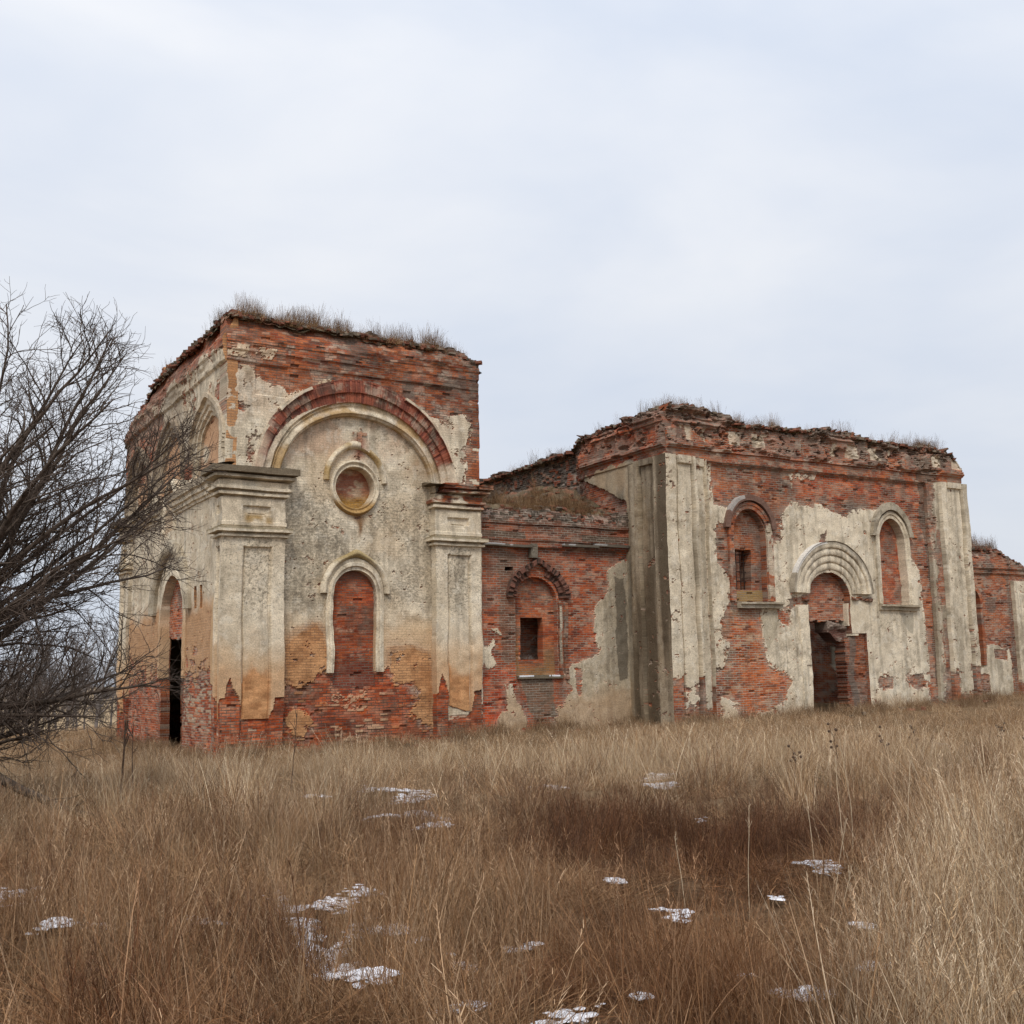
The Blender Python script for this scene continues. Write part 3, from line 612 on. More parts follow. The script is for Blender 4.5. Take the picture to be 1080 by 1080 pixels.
# ============================================================== WEST TOWER, west face
W_TOP = [(-.2, 12.98), (.4, 13.1), (1.6, 13.2), (3.5, 12.95), (6, 13.2), (9, 13.35), (10.5, 12.9), (11.5, 12.5), (13, 12.2), (14.3, 11.6)]
def tower_west():
    U, V = grid(0, TD, -.9, 13.7, .035, .032)
    top = topline(U, W_TOP, 32)
    H = np.zeros_like(U)
    arches = [(2.05, 1.55, 8.40, 1.72), (6.75, 1.55, 8.55, 1.75), (11.45, 1.5, 8.4, 1.7)]
    tym = np.zeros_like(U, bool)
    for cu, a, cv, b in arches:
        tym |= arched(U, V, cu, a, cv, b, 7.9) | arched(U, V, cu, a + .58, cv, b + .55, cv)
    H = np.where(tym, -.22, H)
    c1 = ss(11.40, 11.45, V) * .14 + ss(11.85, 11.9, V) * .05
    er = ss(.3, .7, fb(U * .7, V * 2.0, 141, 4)); H = H + c1 * (.45 + .55 * (1 - er))
    H = H - ss(12.0, 13.2, V) * .35 * (0.5 + fb(U * 1.5, V * 1.5, 142, 3))
    pm = np.ones_like(U)
    pm = np.where(V + (fb(U * 1.4, V * 1.4, 143, 4) - .5) * .9 > 11.95, 0, pm)
    pm = np.where(rag(U, V, [(.05, 9.7), (.9, 9.9), (1.2, 10.7), (.5, 11.2), (0, 11.0)], 144, .2) > 0, 0, pm)
    pm = np.where(rag(U, V, [(8.5, 9.5), (14.5, 9.2), (14.5, 12), (9, 12), (7.5, 11)], 145, .5) > 0, .45, pm)
    e = V + (fb(U * 1.1, V * 1.1, 146, 5, .6) - .5) * 1.5
    red = (e < 1.9).astype(float); red = np.where((e < 2.6) & (fb(U * 3.5, V * 6, 147, 3) > .57), .8, red)
    row = np.floor(V / BH); off = np.where(np.mod(row, 2) == 0, BW * .5, 0); colb = np.floor((U + off) / BW)
    wb = hsh(row, colb, 148)
    pm = pm * (1 - red)
    pm, halo = weather(pm, U, V, 262, .05 + .10 * ss(8.2, 9, V))
    oz = ss(4.6, 3.9, V + (fb(U * 1.0, V * 1.0, 149, 4) - .5) * 1.2)
    P_ = plaster(U, V, 150, ss(5, 7, V) * .45 + .15, 0.05, .8) * .96
    P_ = mix(P_, C3(.46, .25, .12)[None, None] * np.ones_like(P_), oz * .85)
    P_ = np.where((tym & (V > 8.3))[..., None], mix(P_, C3(.50, .29, .165)[None, None] * np.ones_like(P_), ss(.3, .5, fb(U, V, 151)) * .9), P_)
    grey = ss(8.2, 9.0, V) * ss(3.5, 6.0, U) * .45
    P_ = mix(P_, C3(.19, .15, .115)[None, None] * np.ones_like(P_), grey * (~tym))
    B_ = brick(U, V, 152, .35) * C3(1.05, .8, .7)
    B_ = mix(B_, LIME[None, None] * np.ones_like(B_), halo * .8)
    wm = np.clip(ss(.55, .75, wb) * ss(2.6, 1.6, V) * ss(-.1, .5, V), 0, 1) * (U < 4.2)
    B_ = mix(B_, C3(.46, .36, .25)[None, None] * np.ones_like(B_), wm * .8)
    B_ = mix(B_, C3(.15, .11, .085)[None, None] * np.ones_like(B_), ss(4, 7, U) * (V > 11) * .5)
    col = mix(B_, P_, pm)
    al = np.where((oz > .5) & (V < 3.7), .7, pm); al = np.where(red > .5, 0, al)
    H = H + (1 - pm) * (-.03 + relief_brick(U, V, 153, .04)) + pm * (fb(U * 3, V * 3, 154) - .5) * .02
    M = cc(V) < cc(top)
    M &= ~arched(cc(U), cc(V), 5.85, 1.46, 3.95, 1.42, -9)
    M &= ~arched(cc(U), cc(V), 6.55, .62, 7.85, .7, 6.95)
    for (hu, hv) in ((2.4, 4.4), (3.05, 4.42)): M &= ~((np.abs(cc(U) - hu) < .13) & (np.abs(cc(V) - hv) < .36))
    o = patch("wall", TW, U, V, H, M, -.34, col, al, np.where(V < 3, .55, .25), church, side=(lambda u, v: mix(brick(u, v, 185, 0) * .8, ochre(u, v, 186), ss(2.7, 3.3, v)), .4))
    pl(o, "west tower wall with ochre stained plaster")
    for k, (cu, a, cv, b) in enumerate(arches):
        U, V, rho, TH = frame_grid(cu, cv, a - .02, b - .02, a + .62, b + .58, None, .035, peak=.16, pw=.2, n=20)
        H = np.select([rho < .2, rho < .45, rho < .75], [-.14 + 0 * rho, -.06 + 0 * rho, .0 + 0 * rho], .12)
        P_ = plaster(U, V, 160 + k, .4, .1, .9); P_ = mix(P_, C3(.22, .17, .12)[None, None] * np.ones_like(P_), (k > 0) * .6 * np.ones_like(U) + (rho > .75) * .25)
        if k == 0: 
            rd = ss(20, 5, np.degrees(TH)) * (rho > .45)
            P_ = mix(P_, C3(.26, .08, .045)[None, None] * np.ones_like(P_), rd * .9)
        Mk = (cc(U) > .02) 
        patch("blind_arch", TW, U, V, H + (fb(U * 4, V * 4, 163) - .5) * .02, Mk, -.26, P_, 1, .3, church)
    # string cornice between the capitals
    for (a, b) in ((1.1, 5.78), (7.32, 12.6)):
        U, V = grid(a, b, 7.42, 8.1, .04, .025)
        H = np.interp(V, [7.42, 7.5, 7.51, 7.66, 7.67, 7.82, 7.83, 8.1], [.05, .06, .12, .13, .2, .21, .3, .27])
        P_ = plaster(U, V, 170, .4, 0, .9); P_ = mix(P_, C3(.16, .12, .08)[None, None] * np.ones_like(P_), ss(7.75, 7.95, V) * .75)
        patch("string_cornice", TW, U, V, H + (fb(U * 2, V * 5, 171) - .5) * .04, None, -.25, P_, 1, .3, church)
    # small bricked niche
    win = empty("bricked_niche"); win.parent = church
    U, V = grid(5.8, 7.3, 6.85, 8.65, .035)
    patch("infill", TW, U, V, -.35 + relief_brick(U, V, 172, .03), None, -.5, brick(U, V, 173, .2) * .9, .0, .3, win)
    U, V, rho, TH = frame_grid(6.55, 7.85, .60, .68, .86, .96, 6.95, .035, n=8)
    patch("niche_frame", TW, U, V, -.0 + .08 * np.sin(rho * math.pi), None, -.38, plaster(U, V, 174, .5, 0, 1), 1, .3, win)
    # doorway
    d = empty("west_doorway"); d.parent = church; pl(d, "tall west doorway half bricked up, with dark opening below")
    U, V = grid(4.3, 7.4, 3.18, 5.5, .03)
    jag = 3.2 + (hsh(np.floor(cc(U) / .14), np.floor(cc(U) * 0), 175) - .5) * .12
    patch("brick_infill", TW, U, V, -.27 + relief_brick(U, V, 176, .03), cc(V) > jag, -.75, brick(U, V, 177, .5) * C3(1.1, 1.0, .95), .05, .7, d)
    U, V, rho, TH = frame_grid(5.85, 3.95, 1.44, 1.40, 1.72, 1.72, 1.9, .03, n=10)
    P_ = mix(plaster(U, V, 178, .1, 0), C3(.50, .30, .155)[None, None] * np.ones(U.shape + (3,)), ss(4.6, 3.4, V) * .8)
    patch("door_frame", TW, U, V, (.03 + .03 * (rho < .6)), None, -.30, P_, 1, .3, d)
    U, V, rho, TH = frame_grid(6.05, 4.10, 2.05, 1.98, 2.55, 2.38, None, .03, peak=.14, pw=.18, n=16)
    P_ = plaster(U, V, 179, .5, 0, 1) * .7
    patch("hood_mould", TW, U, V, .06 + .16 * np.sin(np.clip(rho, .02, .98) * math.pi) ** .4, None, -.1, P_, 1, .3, d)
    # broken door-jamb masonry seen inside the opening
    U, V = grid(6.55, 7.45, -.8, 3.3, .035)
    edge = 6.95 + (hsh(np.floor(cc(V) / BH), np.floor(cc(V) * 0), 180) - .5) * .2 + .25 * ss(1.5, 0, cc(V))
    patch("jamb_masonry", TW, U, V, -.75 + relief_brick(U, V, 181, .06), cc(U) > edge, -1.2, brick(U, V, 182, 0) * .8, .0, .3, d)
tower_west()
# west sides of the corner pilasters
def pier_w(u0, u1, seed, wrapL, label):
    return pier("side_pilaster", TW, u0, u1, .6, seed, wrapL=wrapL, pan=(.14, .40) if wrapL else (.5, 1.2), label=label)
pier_w(0.0, .56, 190, True, "narrow west side of the near corner pilaster")
def back_step():
    U, V = grid(.56, 1.02, -.6, 7.45, .03)
    e = V + (fb(U * 2, V * 1.5, 195, 4) - .5) * .8
    P_ = plaster(U, V, 196, .3, 0); P_ = mix(P_, C3(.52, .33, .175)[None, None] * np.ones_like(P_), ss(4.4, 3.8, e) * .9)
    bare = (e < 1.6) * 1.0
    patch("pilaster_step", TW, U, V, .06 - .04 * bare, None, -.1, mix(P_, brick(U, V, 197, .2), bare), 1 - bare, .5, church)
back_step()
pier_w(12.4, 13.95, 200, False, "far pilaster of the west front")

# ============================================================== MIDDLE WING
R_TOP = [(-.2, 7.45), (1, 7.5), (3, 7.42), (5, 7.5), (6.4, 7.6)]
def wing():
    U, V = grid(-.05, 6.32, -.9, 7.9, .028)
    top = topline(U, R_TOP, 33, .2)
    H = ss(6.12, 6.16, V) * .12 + ss(6.34, 6.38, V) * .05 - ss(6.55, 6.6, V) * .06 * ss(.4, .6, fb(U, V * 0, 221)) + ss(6.92, 6.95, V) * .06
    H = H - ss(6.95, 7.5, V) * .25 * fb(U * 2, V * 2, 222, 3)
    pm = np.zeros_like(U)
    pm = np.maximum(pm, rag(U, V, [(6.6, 6.0), (5.9, 5.8), (5.4, 5.5), (5.3, 4.6), (4.85, 4.2), (4.8, 3.3), (4.9, 2.6), (4.2, 2.2), (3.6, 1.95), (3.45, 1.6), (3.75, 1.1), (3.3, .8), (2.9, .3), (2.8, -1), (7, -1), (7, 6)], 223, .22))
    pm = np.where(rag(U, V, [(3.9, 2.0), (4.15, 2.0), (4.1, 1.0), (3.95, 1.0)], 224, .12, 3) > 0, 0, pm)
    for q in ([(.5, 3.35), (.8, 3.38), (.95, 3.1), (.85, 3.05)], [(.1, 2.75), (.4, 2.7), (.55, 3.0), (.65, 2.8), (.55, 2.5), (.7, 2.1), (.5, 2.0), (.15, 2.1)], [(1.05, 1.5), (1.3, 1.5), (1.5, .9), (1.9, .2), (2.0, -.8), (.5, -.8), (.75, .3), (1.1, .8)]):
        pm = np.maximum(pm, rag(U, V, q, 225, .1, 3))
    pm, halo = weather(pm, U, V, 264, .03, 4)
    P_ = plaster(U, V, 226, .35, 0, .8) * C3(.95, .94, .92)
    dk = ss(4.6, 6.2, U + (fb(U, V * .3, 227) - .5) * 1.2) * .55
    P_ = mix(P_, C3(.20, .165, .12)[None, None] * np.ones_like(P_), dk * ss(1.2, 2.2, V))
    P_ = mix(P_, C3(.11, .09, .065)[None, None] * np.ones_like(P_), rag(U, V, [(5.75, 5.2), (6.1, 5.2), (6.25, 3.0), (6.15, 1.6), (5.8, 1.5), (5.7, 3)], 228, .12) * .75)
    P_ = mix(P_, C3(.42, .26, .14)[None, None] * np.ones_like(P_), ss(1.5, .7, V + (fb(U * 2, V * 2, 229) - .5)) * .6)
    tone = .15 + 1.2 * (fb(U * .45, V * .45, 230, 3) - .5)
    B_ = brick(U, V, 231, tone + .25) * C3(1.12, .92, .85)
    B_ = np.where(rag(U, V, [(-.5, 2.2), (.7, 2.1), (1.4, 1.7), (1.7, .9), (2.2, -.5), (2.3, -1), (-.5, -1)], 232, .25)[..., None] > 0, B_ * C3(1.25, .85, .7), B_)
    B_ = mix(B_, LIME[None, None] * np.ones_like(B_), halo * .8)
    soot = np.clip(ss(5.4, 6.8, V + (fb(U * .8, V * .8, 233) - .5) * 2.0), 0, 1) * .5
    B_ = mix(B_, C3(.085, .062, .048)[None, None] * np.ones_like(B_), soot)
    B_ = mix(B_, C3(.13, .115, .08)[None, None] * np.ones_like(B_), rag(U, V, [(1.6, 1.72), (3.0, 1.72), (3.1, .3), (2.2, .2), (1.9, .9)], 234, .2) * .7)
    B_ = mix(B_, C3(.115, .08, .055)[None, None] * np.ones_like(B_), rag(U, V, [(.9, 6.0), (1.6, 5.9), (1.55, 2.2), (.9, 2.3)], 235, .25) * .6)
    dark = ((V > 6.42) & (V < 6.68) & ((U < 1.9) | (U > 4.2))) * .8
    B_ = mix(B_, C3(.075, .068, .05)[None, None] * np.ones_like(B_), dark)
    B_ = mix(B_, C3(.065, .054, .038)[None, None] * np.ones_like(B_), ss(6.75, 7.05, V + (fb(U * 1.5, V * 2, 239, 4) - .5) * .5) * ss(.38, .55, fb(U * 1.3, V * 2.2, 240, 4)) * .8)
    wr = ruin_top(U, V, top, .75)
    rbl = hsh(np.floor(U / .2), np.floor(V / .1), 236)
    B_ = mix(B_, mix(C3(.05, .045, .035)[None, None], C3(.34, .24, .19)[None, None], ss(.45, .95, rbl)), wr * .8 * (rbl > .25))
    col = mix(B_, P_, pm)
    H = H + (1 - pm) * (-.03 + relief_brick(U, V, 237, .035) * (1 + 2.5 * wr)) + pm * (fb(U * 3, V * 3, 238) - .5) * .025
    M = cc(V) < cc(top)
    M &= ~arched(cc(U), cc(V), 2.36, .86, 4.35, .78, 1.72)
    M &= ~((np.abs(cc(U) - 1.29) < .16) & (np.abs(cc(V) - 5.38) < .07))
    o = patch("wall", RS, U, V, H, M, -.6, col, pm * .92, .55, church); pl(o, "low middle wing wall, mostly bare red brick")
    win = empty("barred_window"); win.parent = church; pl(win, "half bricked window of the middle wing with dark square opening")
    U, V = grid(1.42, 3.3, 1.6, 5.2, .028)
    c = brick(U, V, 241, .7) * C3(1.08, .95, .85)
    oc = np.clip(ss(2.3, 1.8, V) + (U < 1.75) * ss(3.6, 2.4, V) * .8 + (U > 2.75) * ss(3.2, 2.3, V) * .7, 0, 1)
    c = mix(c, C3(.26, .15, .055)[None, None] * np.ones_like(c), oc * .75)
    patch("infill", RS, U, V, -.26 + relief_brick(U, V, 242, .03), ~((cc(U) > 1.80) & (cc(U) < 2.73) & (cc(V) > 2.27) & (cc(V) < 3.75)), -.62, c, .1, .35, win)
    U, V = grid(.9, 4.4, .8, 5.0, .05)
    patch("inner_wall", RS, U, V, -1.25 + relief_brick(U, V, 254, .06), None, -1.4, mix(brick(U, V, 255, .6), C3(.5, .45, .4)[None, None] * np.ones(U.shape + (3,)), (fb(U * 2, V * 2, 256) > .62) * .7), .1, .5, win)
    # broken hood: bricks on edge, partly fallen
    U, V, rho, TH = frame_grid(2.42, 4.42, .88, .80, 1.28, 1.18, None, .03, peak=.2, pw=.2, n=16)
    kk = np.floor(TH * 1.3 / .09); rr = hsh(kk, np.floor(rho * 2), 243)
    H = np.where(rho < .45, .02, .14) + (rr - .5) * .12
    c = mix(C3(.06, .048, .038)[None, None], C3(.19, .085, .06)[None, None], rr)
    deg = np.degrees(cc(TH)); patch("hood_mould", RS, U, V, H, ~((deg > 70) & (deg < 112) & (cc(rho) < .62)), -.1, c, 1, .3, win)
    U, V = grid(3.26, 3.62, 1.6, 4.3, .03)
    c = mix(brick(U, V, 244, -.3), plaster(U, V, 245, .3, 0, 1) * .8, (np.abs(U - 3.33) < .06) * (fb(U * 3, V * 3, 246) > .42) * 1.0)
    patch("jamb", RS, U, V, .06 - .1 * (np.abs(U - 3.44) < .05) + relief_brick(U, V, 247, .04), None, -.1, c, .3, .4, win)
    U, V = grid(1.5, 3.35, 1.62, 1.74, .03, .02)
    patch("sill", RS, U, V, .08 + 0 * U, None, -.3, mix(C3(.16, .13, .09)[None, None], C3(.78, .8, .84)[None, None], (V > 1.69) * (fb(U * 3, V * 0, 248) > .5) * 1.0), 1, .3, win)
    U, V = grid(2.08, 2.34, 5.78, 6.28, .03)
    patch("keystone", RS, U, V, .2 + (fb(U * 5, V * 5, 249) - .5) * .08, None, 0, mix(C3(.12, .105, .08)[None, None], C3(.2, .17, .13)[None, None], fb(U * 4, V * 4, 250)), 1, .3, win)
    # thin weathered stone ledge with snow on it
    for (a, b, vv) in ((.1, 2.1, 6.14), (3.4, 4.9, 6.22), (4.75, 6.3, 6.27)):
        U, V = grid(a, b, vv, vv + .09, .04, .03)
        sn = (V > vv + .05) * (fb(U * 2.2, U * 0, int(a * 10)) > .55)
        patch("ledge", RS, U, V, .22 + (fb(U * 2, V * 0, 252) - .5) * .08, None, 0, mix(C3(.13, .11, .085)[None, None], C3(.5, .5, .5)[None, None], sn * .7), 1, .3, church)
wing()

# ============================================================== MAIN HALL
H_TOP = [(-.3, 11.2), (.4, 11.26), (2.4, 11.22), (3.0, 11.0), (3.3, 10.85), (5.5, 10.95), (7.9, 11.0), (10.4, 10.93), (12.7, 10.86), (14.6, 10.84), (15.2, 10.7), (15.6, 10.4), (15.95, 9.95)]
def frieze(U, V, H, period, u0, seed):
    """entablature: two string courses, sunk square panels, ragged crown"""
    H = H + ss(9.62, 9.65, V) * .10 + ss(9.70, 9.72, V) * .08 - ss(9.86, 9.88, V) * .10
    ph = np.mod(U - u0, period)
    H = H - .10 * box(ph, V, .28, period - .28, 9.98, 10.48, .02)
    H = H + ss(10.55, 10.58, V) * .08 + ss(10.72, 10.75, V) * .10
    wob = fb(U * 1.2, V * 2.5, seed, 4); H = H - ss(10.4, 11.1, V) * .30 * ss(.35, .65, wob)
    lost = ss(.46, .60, fb(U * .8, V * 1.7, seed + 2, 5, .6)) * ss(9.6, 9.75, V)          # mouldings broken away in stretches
    pits = ss(.60, .66, fb(U * 3.0, V * 4.0, seed + 3, 4, .65)) * ss(9.7, 9.9, V)
    return H * (1 - .8 * lost) - .05 * lost - .12 * pits
def hall_south():
    U, V = grid(0, 15.78, -.9, 11.6, .03)
    top = topline(U, H_TOP, 34, .18)
    H = np.zeros_like(U)
    H = H + (ss(9.16, 9.19, V) * .09 + ss(9.24, 9.26, V) * .05) * (V < 9.34) * (U > 1.7) * (U < 13.6)
    H = np.where(V > 9.34, H + .05, H)
    H = frieze(U, V, H, 1.22, .2, 301)
    pm = np.zeros_like(U)
    pm = np.maximum(pm, rag(U, V, [(1.6, 9.3), (2.0, 9.2), (2.1, 8.2), (2.1, 7.7), (3.0, 7.6), (3.0, 7.15), (2.2, 6.95), (2.15, 6.2), (2.2, 5.6), (2.75, 5.1), (2.8, 4.4), (2.3, 3.6), (2.2, 3.1), (2.6, 2.7), (2.3, 1.9), (1.9, 1.8), (1.6, 1.8)], 302, .13))
    pm = np.maximum(pm, rag(U, V, [(2.05, .9), (2.9, .6), (3.05, -.9), (1.9, -.9)], 303, .13))
    big = rag(U, V, [(5.35, 7.4), (5.6, 7.75), (5.95, 8.1), (7.4, 8.05), (8.1, 7.8), (8.7, 7.6), (9.3, 7.9), (9.85, 8.0), (10.3, 8.0), (12.2, 7.5), (12.25, 6.2), (12.85, 5.6), (12.95, 3.9), (13.0, 2.0), (12.9, -.9), (3.2, -.9), (3.6, .15), (4.9, .55), (5.5, 1.3), (4.4, 2.0), (4.2, 2.8), (4.1, 3.95), (4.7, 4.1), (4.65, 6.3), (5.2, 6.6)], 304, .16)
    pm = np.maximum(pm, big)
    for k, q in enumerate(([(5.0, 7.1), (5.3, 7.1), (5.35, 6.5), (5.0, 6.5)], [(10.1, 1.45), (10.9, 1.4), (10.8, .95), (10.0, 1.0)], [(11.5, 1.5), (12.6, 1.5), (12.8, .9), (12.0, .9)], [(4.9, 4.0), (5.6, 3.9), (5.5, 3.3), (5.1, 3.5)], [(7.2, 6.6), (7.7, 7.1), (7.6, 6.5)], [(5.6, 4.3), (6.6, 4.6), (6.5, 4.1), (5.6, 4.0)])):
        pm = np.where(rag(U, V, q, 310 + k, .12, 3) > 0, 0, pm)
    pm = np.where((V > 8.15), 0 * pm + rag(U, V, [(5.9, 9.15), (7.3, 9.15), (7.2, 8.95), (6.1, 8.9), (6.0, 8.5)], 319, .1) * .9 + (U < 2.05) * (V < 9.2) * 1.0, pm)
    pm, halo = weather(pm, U, V, 266, .06)
    P_ = plaster(U, V, 320, .30, 0, .55) * 1.02
    P_ = mix(P_, C3(.28, .25, .19)[None, None] * np.ones_like(P_), rag(U, V, [(11.4, 3.95), (12.3, 3.95), (12.2, 3.1), (11.9, 3.2)], 321, .12) * .6)
    P_ = mix(P_, C3(.34, .29, .20)[None, None] * np.ones_like(P_), rag(U, V, [(3.0, 4.0), (5.1, 3.9), (4.9, 3.0), (4.3, 2.4), (4.2, 3.4)], 322, .2) * .6)
    P_ = mix(P_, C3(.46, .31, .18)[None, None] * np.ones_like(P_), ss(1.0, .2, V + (fb(U * 2, V * 2, 323) - .5)) * .5)
    tone = .15 + .9 * (fb(U * .4, V * .4, 324, 3) - .5)
    B_ = brick(U, V, 325, tone) * C3(1.0, .98, .95)
    B_ = np.where(((U > 2.2) & (U < 6) & (V < 3.9))[..., None], B_ * C3(1.28, 1.18, 1.0), B_)
    B_ = np.where(((V > 8.2) & (V < 9.2) & (U > 6))[..., None], B_ * C3(1.2, .95, .85), B_)
    B_ = mix(B_, LIME[None, None] * np.ones_like(B_), halo)
    gz = ss(9.3, 10.2, V + (fb(U * .8, V, 326) - .5) * 1.2) * .5 * ss(.35, .6, fb(U * 1.5, V * 1.5, 327, 4))
    B_ = mix(B_, C3(.23, .185, .15)[None, None] * np.ones_like(B_), gz)
    pt = ss(.60, .66, fb(U * 3.0, V * 4.0, 304, 4, .65)) * ss(9.7, 9.9, V); B_ = mix(B_, C3(.06, .045, .036)[None, None] * np.ones_like(B_), pt * .6)
    dk = np.maximum(rag(U, V, [(12.9, 10.2), (14.2, 10.6), (14.25, 8.0), (13.9, 5.0), (14.0, 1.0), (13.3, 1.0), (13.4, 5), (13.1, 8)], 328, .2) * .72, rag(U, V, [(3.3, 9.4), (4.2, 9.4), (4.1, 8.3), (3.5, 8.3)], 329, .25) * .45)
    B_ = mix(B_, C3(.085, .068, .05)[None, None] * np.ones_like(B_), dk)
    wr = ruin_top(U, V, top, .45)
    B_ = mix(B_, C3(.07, .055, .042)[None, None] * np.ones_like(B_), wr * .8)
    pan = box(np.mod(U - .2, 1.22), V, .28, .94, 9.98, 10.48, .02) * (fb(U * .9, V * .5, 330) > .47)
    pm = np.maximum(pm, pan * .75)
    col = mix(B_, P_, pm)
    H = H + (1 - pm) * (-.03 + relief_brick(U, V, 331, .035) * (1 + 2.2 * wr)) + pm * (fb(U * 3, V * 3, 332) - .5) * .022
    # run-off soot
    M = cc(V) < cc(top)
    M &= ~arched(cc(U), cc(V), 3.74, .80, 6.70, .92, 4.22)
    M &= ~arched(cc(U), cc(V), 11.27, .74, 6.75, .92, 4.2)
    M &= ~arched(cc(U), cc(V), 7.62, 1.12, 4.36, 1.05, -9)
    M &= ~((cc(U) > 7.5) & (cc(U) < 9.5) & (cc(V) < 3.1))
    o = patch("wall", HS, U, V, H, M, -.95, col, pm, np.where((U < 6) & (V < 4), .75, .5), church, side=(lambda u, v: brick(u, v, 333, 0) * .9, .1))
    pl(o, "south hall wall with large peeling areas of cream plaster")

    # left window: bricked up round a small barred opening
    win = empty("barred_window"); win.parent = church; pl(win, "hall window bricked up round a small iron-barred opening")
    U, V = grid(2.85, 4.65, 4.1, 7.75, .026)
    c = brick(U, V, 341, .4); c = mix(c, C3(.33, .22, .085)[None, None] * np.ones_like(c), rag(U, V, [(3.0, 4.65), (4.6, 4.65), (4.6, 4.0), (3.0, 4.0)], 342, .06) * .85)
    patch("infill", HS, U, V, -.30 + relief_brick(U, V, 343, .025), ~((cc(U) > 3.14) & (cc(U) < 4.02) & (cc(V) > 4.68) & (cc(V) < 6.16)), -.85, c, .1, .5, win)
    U, V, rho, TH = frame_grid(3.76, 6.72, .80, .93, 1.06, 1.18, 4.25, .03, n=11)
    c = brick(U, V, 344, .1); c = mix(c, plaster(U, V, 345, .3) * .9, (TH < .6) * (fb(U * 2, V * 2, 346) > .42) * .8)
    patch("window_frame", HS, U, V, .05 + .03 * (rho > .5) + relief_brick(U, V, 347, .02), None, -.35, c, .3, .4, win)
    U, V, rho, TH = frame_grid(3.76, 6.90, 1.02, 1.05, 1.22, 1.26, None, .03, n=8)
    sn = (np.degrees(TH) > 105) & (np.degrees(TH) < 150) & (rho > .4)
    patch("hood_mould", HS, U, V, .16 + 0 * U + (fb(U * 4, V * 4, 348) - .5) * .05, None, -.05, mix(C3(.17, .10, .075)[None, None], C3(.42, .40, .37)[None, None], sn * .8), 1, .4, win)
    U, V = grid(3.02, 5.08, 3.99, 4.2, .03, .02)
    patch("sill", HS, U, V, np.where(V > 4.12, .26, .17), None, -.3, plaster(U, V, 349, .3, 0, 1) * .62, 1, .4, win)
    # iron grille
    vs_ = []; qs_ = []
    def bar(x0, x1, z0, z1, t=.022, y=31.55):
        b = len(vs_)
        for yy in (y, y + t):
            for zz in (z0, z1):
                for xx in (x0, x1): vs_.append((xx, yy, zz))
        qs_.extend([(b, b + 1, b + 3, b + 2), (b + 4, b + 6, b + 7, b + 5), (b, b + 4, b + 5, b + 1), (b + 2, b + 3, b + 7, b + 6), (b, b + 2, b + 6, b + 4), (b + 1, b + 5, b + 7, b + 3)])
    X0 = 24.75
    for q in (3.30, 3.50, 3.70, 3.88): bar(X0 + q, X0 + q + .03, 4.68, 6.16)
    for q in (5.0, 5.35, 5.7, 5.98): bar(X0 + 3.14, X0 + 4.02, q, q + .03, .02, 31.574)
    mesh_np("grille", np.array(vs_), np.array(qs_), mat=M_IRON, parent=win)

    # right window: fully bricked
    win = empty("bricked_window"); win.parent = church; pl(win, "bricked-up hall window in a cream plaster frame")
    U, V = grid(10.4, 12.1, 4.1, 7.8, .028)
    patch("infill", HS, U, V, -.34 + relief_brick(U, V, 351, .03), None, -.5, brick(U, V, 352, .7, .7) * C3(1.1, .95, .9), .05, .4, win)
    U, V, rho, TH = frame_grid(11.25, 6.75, .74, .92, .98, 1.17, 4.25, .03, peak=.06, n=10)
    Pc = plaster(U, V, 353, .35, 0, .6); Pc = mix(Pc, C3(.18, .14, .10)[None, None] * np.ones_like(Pc), ss(7.7, 7.95, V) * .5)
    patch("window_frame", HS, U, V, .05 + .04 * (rho > .45), None, -.36, Pc, 1, .4, win)
    U, V, rho, TH = frame_grid(11.22, 6.95, .98, 1.05, 1.18, 1.30, None, .03, peak=.08, n=8)
    patch("hood_mould", HS, U, V, .17 + (fb(U * 4, V * 4, 354) - .5) * .06, None, -.05, plaster(U, V, 355, .7, 0, 1) * .62, 1, .4, win)
    U, V = grid(10.25, 12.5, 4.0, 4.22, .03, .02)
    patch("sill", HS, U, V, np.where(V > 4.12, .22, .12) + (fb(U * 2, V, 356) - .5) * .08, None, -.3, plaster(U, V, 357, .4, 0, 1) * .72, 1, .4, win)

    # doorway
    d = empty("south_doorway"); d.parent = church; pl(d, "south doorway under ribbed arch, upper half bricked up, dark opening below")
    U, V = grid(6.4, 8.85, 3.45, 5.5, .028)
    low = 3.58 + .02 * cc(U) * 0 + (hsh(np.floor(cc(U) / .14), np.floor(cc(U) * 0), 361) - .5) * .10
    patch("brick_infill", HS, U, V, -.30 + relief_brick(U, V, 362, .03), cc(V) > low, -.9, mix(brick(U, V, 363, .35), C3(.35, .16, .1)[None, None] * np.ones(U.shape + (3,)), .25 * np.ones_like(U)), .1, .65, d)
    U, V, rho, TH = frame_grid(7.70, 4.60, 1.10, .92, 2.06, 1.98, None, .025, n=44)
    st = np.floor(rho * 4) / 4; H = .02 + st * .24 + .05 * np.sin(np.clip(np.mod(rho * 4, 1), .02, .98) * math.pi) ** .5
    Pc = plaster(U, V, 364, .15, 0, .5); 
    sn = (np.degrees(TH) > 98) & (np.degrees(TH) < 158) & (rho > .93)
    Pc = mix(Pc, C3(.17, .145, .115)[None, None] * np.ones_like(Pc), ss(.84, .9, rho) * .6 * (~sn)); Pc = mix(Pc, C3(.62, .60, .57)[None, None] * np.ones_like(Pc), sn * .8)
    patch("archivolt", HS, U, V, H + (fb(U * 4, V * 4, 365) - .5) * .02, None, -.32, Pc, 1, .4, d)
